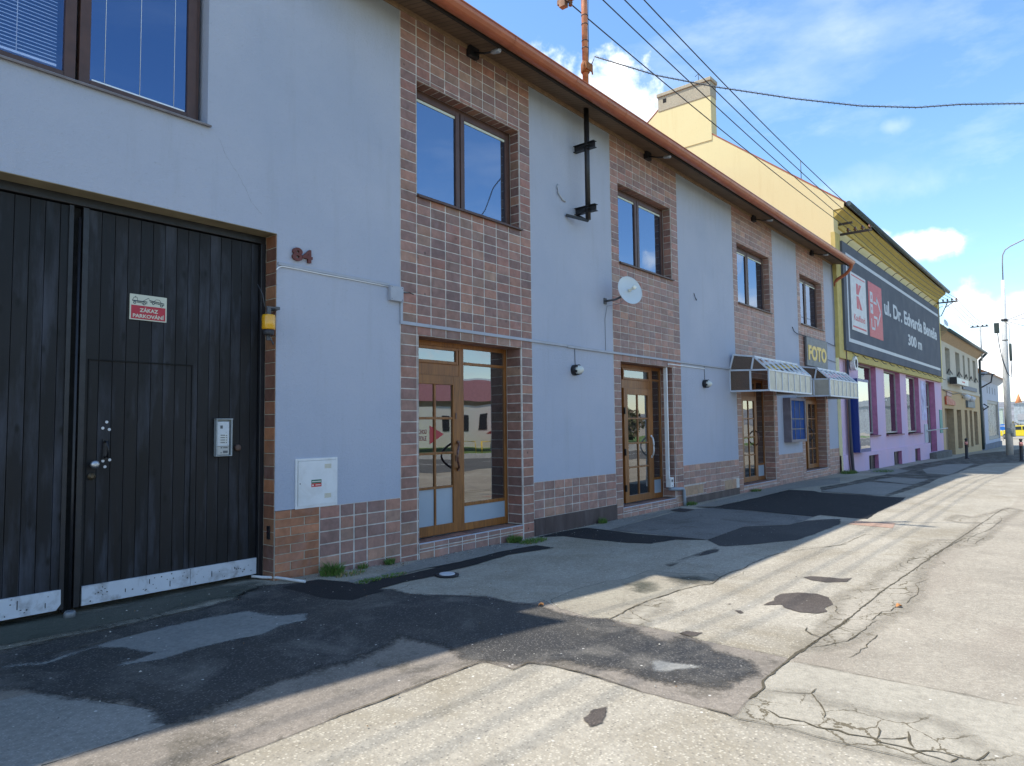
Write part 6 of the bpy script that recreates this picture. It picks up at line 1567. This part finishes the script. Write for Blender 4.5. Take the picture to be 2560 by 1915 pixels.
for x in (66.2, 67.8, 69.9, 71.9): b.box(x, x + .35, -.004, .0, 3.65, 4.2)
b.build('vent_slot', pm('vent_dark', (.10, .12, .14), rough=.9), wh)
b = MB(); b.face([(62.0, -.6, 5.05), (76.0, -.6, 5.05), (74.5, 3.2, 6.9), (62.0, 3.2, 6.9)]); b.face([(76, -.6, 5.05), (76, 7.2, 5.05), (74.5, 3.2, 6.9)]); b.face([(62, 3.2, 6.9), (74.5, 3.2, 6.9), (76, 7.2, 5.05), (62, 7.2, 5.05)]); b.face([(62, -.6, 4.95), (76, -.6, 4.95), (76, -.6, 5.05), (62, -.6, 5.05)]); b.build('roof', pm('roof_orange', (.48, .22, .08), rough=.8, var=.25, vs=3), wh, recalc=False)
b = MB(); b.tube([(61.5, -.1, 4.9), (62.2, -.9, 4.9)], .04, 6); b.tube([(61.4, -.1, 3.9), (61.8, -.7, 4.3), (61.9, -.8, 4.9)], .05, 6); b.tube([(61.35, -.1, 2.2), (61.9, -.45, 2.5), (61.6, -.2, 2.7)], .05, 6)
tag(b.build('wall_bracket', M_black, loc=(61.5, 0, 4.5)), 'dark bent cable brackets at the corner of the beige and white houses', 'bracket')
# far pole on the beige roof
rp = thing('roof_pole', (60.4, -.3, 6.9), 'thin grey pole with a crossarm on the beige house roof', 'mast')
MB().tube([(60.4, -.35, 5.8), (60.4, -.35, 8.35)], .05, 8).build('pole', pm('pole_grey', (.35, .36, .36), rough=.6), rp)
b = MB().beam((60.4, .25, 8.3), (60.4, -.85, 8.3), .07, .07)
for y in (.1, -.2, -.5, -.75): b.lathe((60.4, y, 8.32), (0, 0, 1), [(0, .05), (.1, .05)], 8)
b.build('crossarm', M_black, rp)
# small dish and the street camera on the beige roof
sd2 = thing('roof_dish', (46.5, .1, 7.1), 'small white dish on the pale roof of the beige house', 'satellite dish')
MB().lathe((46.6, -.05, 7.12), (-.3, -1, .3), [(0, .02), (.03, .2), (.04, .22)], 18).build('reflector', MATS['dish_white'], sd2)
MB().tube([(46.6, .05, 6.95), (46.6, 0, 7.1)], .02, 6).build('stand', MATS['pole_grey'], sd2)

# ---------------------------------------------------------------- concrete utility pole with street lamp
M_cpole = pavement('pole_concrete', (.60, .60, .57), (.52, .53, .53), agg=.1, bump=.15)
ux, uy = 49.1, -2.56
up_ = thing('utility_pole', (ux, uy, gh(ux)), 'tall tapered concrete pole with curved lamp arm on the pavement by the beige house', 'utility pole')
MB().tube([(ux, uy, gh(ux) - .1), (ux, uy - .02, 4.5), (ux, uy - .12, 9.62)], [.185, .155, .095], 20).build('shaft', M_cpole, up_)
MB().tube([(ux, uy - .12, 9.5), (ux, uy - .14, 10.7), (ux, uy - .17, 11.1), (ux, uy - .30, 11.38), (ux, uy - .55, 11.55), (ux, uy - 1.25, 11.85), (ux, uy - 2.3, 12.1)], .035, 10).build('lamp_arm', pm('arm_grey', (.30, .29, .31), rough=.5), up_)
b = MB().prism([(uy - 2.2, 12.04), (uy - 2.9, 12.16), (uy - 2.9, 12.26), (uy - 2.3, 12.2)], 'x', ux - .12, ux + .12); b.build('lamp_head', M_white, up_)
b = MB().box(ux - .18, ux - .02, uy + .17, uy + .42, 6.55, 7.15); b.build('junction_box', pm('box_green', (.03, .045, .04), rough=.6), up_, bevel=.02)
b = MB(); b.lathe((ux, uy - .07, 7.25), (0, 0, 1), [(0, .15), (.1, .15)], 14); b.box(ux - .2, ux + .1, uy - .25, uy - .1, 7.2, 7.32); b.lathe((ux, uy - .07, 6.1), (0, 0, 1), [(0, .155), (.04, .155)], 14); b.build('clamp', M_black, up_)
b = MB().tube([(ux, uy + .27, 6.55), (ux - .1, uy + .22, 5.9), (ux - .2, uy + .1, 5.0), (ux - .2, uy - .1, 4.2), (ux - .2, uy - .28, 3.95), (ux - .15, uy - .30, 4.3), (ux - .1, uy - .30, 5.2)], .022, 6)
b.tube([(ux, uy - .1, 7.2), (ux - .1, uy - .3, 7.0), (ux - .1, uy - .28, 5.5)], .018, 6); b.build('cable_loop', M_black, up_)
b = MB().lathe((ux - .1, uy - .30, 4.9), (0, 0, 1), [(0, .05), (.03, .07), (.95, .075), (1.0, .05)], 10); b.build('cable_sleeve', pm('sleeve_green', (.04, .06, .055), rough=.6), up_)
b = MB().box(ux - .22, ux - .12, uy - .22, uy + .1, .75, 1.05); b.box(ux - .2, ux - .1, uy - .33, uy - .16, .55, 1.3); b.build('control_box', pm('box_grey', (.22, .25, .25), rough=.6, var=.2), up_)
for k, (dx, dy, z2) in enumerate(((-14, -6, 8.3), (-10, -9, 7.5), (30, -9, 7.0))):
    tag(MB().tube(span((ux, uy - .1, 7.25), (ux + dx, uy + dy, z2), .3), .016, 5).build('span_cable', M_wire, loc=(ux, uy, 7.2)), ('upper', 'middle', 'lower')[k] + ' black cable leaving the concrete pole towards the right', 'cable', 'cables from the concrete pole')
def bollard(x, y, label):
    t = thing('bollard', (x, y, gh(x)), label, 'bollard', 'black bollards on the pavement'); z = gh(x)
    MB().lathe((x, y, z - .02), (0, 0, 1), [(0, .10), (.04, .10), (.06, .075), (.68, .07), (.70, .075)], 16).build('post', M_black, t)
    MB().lathe((x, y, z + .68), (0, 0, 1), [(0, .077), (.16, .077)], 16).build('reflective_band', pm('band_red', (.62, .25, .2), rough=.4, var=.5, vs=20), t)
    MB().lathe((x, y, z + .84), (0, 0, 1), [(0, .07), (.03, .05), (.05, .045), (.10, .075), (.15, .06), (.17, .0)], 16).build('head', M_black, t)
bollard(40.98, -1.43, 'black bollard with pale red band standing before the beige house')
bollard(39.5, -3.72, 'black bollard with pale red band at the right edge, on the sunny side')
# ---------------------------------------------------------------- street end: van, sign, warehouse, hedge, hills
VX, VY, VZ = 105.0, .2, gh(105)
vn = thing('yellow_van', (VX, VY, VZ), 'bright yellow car crossing the end of the street behind the pole', 'car')
M_vy = pm('van_yellow', (.72, .56, .02), rough=.3, var=.04, coat=.6, bump=0)
pr = [(2.7, .35), (2.75, .75), (2.3, 1.0), (1.4, 1.15), (.75, 1.62), (-2.0, 1.68), (-2.35, 1.2), (-2.4, .35)]
b = MB().prism([(VY + a, VZ + z) for a, z in pr], 'x', VX - .85, VX + .85); b.build('body', M_vy, vn, bevel=.08)
b = MB().prism([(VY + a, VZ + z) for a, z in ((1.32, 1.12), (.72, 1.52), (.15, 1.55), (.15, 1.12))], 'x', VX - .865, VX - .84); b.prism([(VY + a, VZ + z) for a, z in ((.05, 1.12), (.05, 1.55), (-1.2, 1.56), (-1.2, 1.12))], 'x', VX - .865, VX - .84); b.build('window', pm('van_glass', (.03, .04, .045), rough=.1), vn)
for a in (1.75, -1.5):
    w = MB().lathe((VX - .9, VY + a, VZ + .32), (1, 0, 0), [(0, .27), (.02, .32), (.2, .32)], 20).build('wheel', pm('tyre', (.02, .02, .02), rough=.8), vn)
    MB().lathe((VX - .905, VY + a, VZ + .32), (1, 0, 0), [(0, .18), (.01, .19)], 14).build('rim', MATS['galv'], w)
MB().box(VX - .88, VX - .84, VY + 2.3, VY + 2.65, VZ + .72, VZ + .88).build('headlight', MATS['lamp_clear'], vn)
tsn = thing('traffic_sign', (95, 1.45, gh(95)), 'round blue mandatory traffic sign on a post behind the white house', 'traffic sign')
MB().lathe((95, 1.45, .72), (-1, 0, 0), [(0, .36), (.03, .36)], 24).build('plate', pm('sign_blue', (.02, .14, .45), rough=.4), tsn)
b = MB(); b.prism([(1.70, .80), (1.70, .90), (1.3, .90), (1.3, 1.0), (1.12, .85), (1.3, .70), (1.3, .80)], 'x', 94.955, 94.968); b.build('arrow', M_bwhite, tsn)
MB().tube([(95.05, 1.45, -.85), (95.05, 1.45, 1.1)], .03, 8).build('post', MATS['galv_white'], tsn)
whs = thing('warehouse', (150, -2, -.8), 'pale grey warehouse beyond the crossing at the street end', 'warehouse')
b = MB().box(150, 190, -40, 4.2, -.8, 4.4); b.build('wall', ribbed('cladding_grey', (.36, .40, .42), 1, 1.1, .25, .6), whs)
b = MB().prism([(4.3, 4.4), (-18, 6.8), (-40, 4.4)], 'x', 149.8, 190); b.build('roof', pm('roof_grey', (.34, .38, .41), rough=.7), whs)
b = MB()
for y in (3.2, .4, -4): b.box(149.9, 150.0, y - .5, y + .5, 1.5, 2.6)
b.build('window', M_mull, whs)
tow = thing('orange_tower', (170, 4.6, -.8), 'pointed orange roof rising behind the grey warehouse', 'tower')
MB().lathe((170, 4.75, -.8), (0, 0, 1), [(0, .5), (5.2, .5)], 8).build('shaft', MATS['frame_pale'], tow)
MB().lathe((170, 4.75, 4.4), (0, 0, 1), [(0, .75), (2.4, .02)], 8).build('roof', pm('roof_tower', (.6, .22, .08), rough=.7), tow)
ls = thing('low_shed', (120, 5, -.8), 'long pale green shed behind the white house corner', 'shed')
MB().box(125, 126, 3.8, 9, -.8, 3.2).build('wall', pm('shed_green', (.42, .48, .40), rough=.8, var=.2), ls)
MB().box(124.9, 126.1, 3.6, 9.2, 3.2, 3.4).build('roof', MATS['roof_grey'], ls)
def bush(x, y, r, hgt, label, n=900, cat='bush', cols=0):
    b = MB(); z = gh(x)
    for k in range(n):
        d = Vector((rnd.gauss(0, 1), rnd.gauss(0, 1), rnd.gauss(0, 1))).normalized() * (rnd.random() ** .4)
        wv_ = 1 + .35 * noise.noise(Vector((d.x * 2 + x, d.y * 2 + y, d.z * 2)))
        p = Vector((x + d.x * r * wv_, y + d.y * r * wv_, z + hgt * .5 + d.z * hgt * .5 * wv_))
        if p.z < z: p.z = z + .02
        s_ = r * .09 * (.6 + rnd.random()); a = Vector((rnd.gauss(0, 1), rnd.gauss(0, 1), rnd.gauss(0, 1))).normalized(); c = a.orthogonal().normalized()
        b.face([p - a * s_, p + c * s_ * .6, p + a * s_, p - c * s_ * .6], 1 if rnd.random() < .35 else 0)
    b.tube([(x, y, z), (x + .1, y, z + hgt * .6)], [r * .07, r * .03], 6, 2)
    o = b.build('bush', [pm('twigs_brown', (.14, .11, .07), rough=.9, var=.3), pm('twigs_olive', (.12, .13, .06), rough=.9, var=.3), pm('bark', (.08, .06, .045), rough=.9)], loc=(x, y, z), recalc=False)
    return tag(o, label, cat, 'bushes at the end of the street')
for k, y in enumerate((4.6, 3.2, 1.8, .4, -1.2, -3, -5)):
    bush(128 + (k % 3) * 2, y, 1.3, 1.7 + .4 * (k % 2), 'bare brown bush of the row before the grey warehouse, %s' % ['leftmost', 'second from the left', 'third from the left', 'in the middle', 'third from the right', 'second from the right', 'rightmost'][k], 500)
tag(MB().box(116, 122, -30, 12, -.815, -.79).build('crossroad', pm('road_grey', (.22, .21, .2), rough=.9), loc=(118, 0, -.8)), kind='structure')
# wooded hills
b = MB(); nx, ny = 26, 90
for layer, (xx, hh, yo) in enumerate(((620, 17, 0), (1100, 30, 40))):
    V = [[None] * (ny + 1) for _ in range(nx + 1)]
    for i in range(nx + 1):
        for j in range(ny + 1):
            u = i / nx; y = -900 + 1800 * j / ny
            h_ = math.sin(PI * u) * hh * (1 + .35 * noise.noise(Vector((y * .006, layer * 7, 0))) + .12 * noise.noise(Vector((y * .03, u * 4, layer))))
            V[i][j] = (xx + u * 420, y, -2 + h_ + .6 * noise.noise(Vector((y * .2, u * 50, 1))))
    for i in range(nx):
        for j in range(ny): b.face([V[i][j], V[i + 1][j], V[i + 1][j + 1], V[i][j + 1]], 0, None, True)
tag(b.build('hills', pm('hill_wood', (.17, .17, .175), rough=.95, var=.35, vs=.05, bump=0), recalc=False), kind='structure')

# ---------------------------------------------------------------- across the street: seen only in the glass
b = MB()
for i in range(len(xs) - 1):
    if xs[i] < 120 and xs[i] >= -60:
        b.face([(x, y, gh(x) + .004) for x, y in ((xs[i], -18.6), (xs[i + 1], -18.6), (xs[i + 1], -11), (xs[i], -11))])
tag(b.build('road', M_road), kind='structure')
b = MB()
for k in range(-10, 26): b.face([(x, y, gh(x) + .009) for x, y in ((k * 4, -14.9), (k * 4 + 2.4, -14.9), (k * 4 + 2.4, -14.75), (k * 4, -14.75))])
b.box(-60, 4, -18.72, -18.58, -.05, .1); b.box(4, 100, -18.72, -18.58, -.4, .05)
tag(b.build('road_marking', pm('road_paint', (.6, .6, .56), rough=.7)), kind='structure')
b = MB()
for i in range(len(xs) - 1):
    if xs[i] < 120 and xs[i] >= -60: b.face([(x, y, gh(x) + .02) for x, y in ((xs[i], -60), (xs[i + 1], -60), (xs[i + 1], -19.5), (xs[i], -19.5))])
tag(b.build('grass_verge', pm('lawn', (.10, .16, .03), rough=.9, var=.35, vs=4, bump=.6)), kind='structure')
oh = thing('white_house', (52, -40, -.4), 'white house with grey roof across the street, mirrored in the first door', 'house')
M_lit = pm('wall_bright', (.72, .70, .64), rough=.9, var=.05)
b = MB(); b.box(43, 60, -46, -38, -.6, 4.0); b.build('wall', M_lit, oh)
MB().prism([(-38 + .3, 4.0), (-42, 6.4), (-46.3, 4.0)], 'x', 42.8, 60.2).build('roof', MATS['roof_grey'], oh)
b = MB()
for k in range(6): b.box(44 + k * 2.6, 45 + k * 2.6, -38, -37.96, 1.2, 2.6)
b.build('window', M_dark, oh)
sh = thing('red_roof_shed', (50, -35, -.4), 'low building with dark red roof across the street', 'shed')
MB().box(49.5, 60, -36.8, -33, -.6, .9).build('wall', M_lit, sh)
MB().prism([(-32.6, .8), (-35.5, 2.2), (-37.2, .8)], 'x', 49.2, 60.3).build('roof', pm('roof_darkred', (.30, .03, .03), rough=.6), sh)
cn_ = thing('station_canopy', (30, -28, 3.8), 'wide pink banded canopy across the street', 'canopy')
MB().box(20, 44, -34, -26.5, 3.2, 4.7).build('fascia', pm('fascia_pink', (.48, .22, .25), rough=.5), cn_)
b = MB()
for x in (22, 32, 42): b.box(x - .15, x + .15, -30.2, -29.9, -.5, 3.2)
b.build('column', M_mull, cn_)
bus = thing('yellow_bus', (60, -21, -.5), 'yellow and blue bus parked across the street', 'bus')
MB().box(56.0, 64, -23.5, -21, -.2, 2.3).build('body', pm('bus_yellow', (.75, .40, .02), rough=.4), bus, bevel=.1)
MB().box(56.5, 63.5, -21.02, -20.97, .7, 1.7).build('window', MATS['van_glass'], bus)
MB().box(56.05, 63.95, -21.03, -20.98, -.2, .2).build('skirt', pm('bus_blue', (.02, .05, .35), rough=.4), bus)
for x in (57.6, 62.2): MB().lathe((x, -21.1, -.02), (0, 1, 0), [(0, .4), (.2, .4)], 16).build('wheel', MATS['tyre'], bus)
wv2 = thing('white_van', (56, -17.5, -.5), 'white delivery van on the far side of the street', 'van')
b = MB().prism([(53.5, .0), (53.5, .75), (54.3, 1.0), (55.2, 1.6), (58.6, 1.7), (58.8, .0)], 'y', -18.2, -16.4); b.build('body', pm('van_white', (.75, .75, .74), rough=.35, bump=0), wv2, bevel=.08)
MB().prism([(54.4, 1.0), (55.2, 1.5), (56.2, 1.5), (56.2, 1.0)], 'y', -16.42, -16.37).build('window', MATS['van_glass'], wv2)
for x in (54.7, 57.7): MB().lathe((x, -16.5, -.1), (0, 1, 0), [(0, .33), (.15, .33)], 16).build('wheel', MATS['tyre'], wv2)
fn = thing('yellow_railing', (36, -26, -.3), 'low yellow tube railing on the far verge', 'railing')
b = MB()
for k in range(6):
    x = 33 + k * 2.2
    b.tube([(x, -25, gh(x)), (x, -25, .5), (x + 1.6, -25, .5), (x + 1.6, -25, gh(x))], .04, 6)
b.build('tube', pm('rail_yellow', (.6, .42, .03), rough=.5), fn)
lp2 = thing('street_lamp', (32, -15, -.2), 'white street lamp with curved arm across the road', 'street lamp')
MB().tube([(32.9, -15, -.3), (32.9, -15, 5.0)], [.16, .10], 14).build('shaft', M_mull, lp2)
MB().tube([(32.9, -15, 5), (32.9, -15, 6.6), (32.5, -15, 7.2), (31.5, -15, 7.6)], .05, 10).build('arm', MATS['arm_grey'], lp2)
MB().box(30.8, 31.6, -15.12, -14.88, 7.55, 7.7).build('lamp_head', M_white, lp2)
for k, (x, y) in enumerate(((20, -36), (62, -44), (78, -40), (8, -34))):
    bush(x, y, 3.2, 5.0, ['leafless tree left of the far canopy', 'leafless tree right of the far white house', 'leafless tree at the far end of the opposite verge', 'leafless tree opposite the gate'][k], 1500, 'tree')
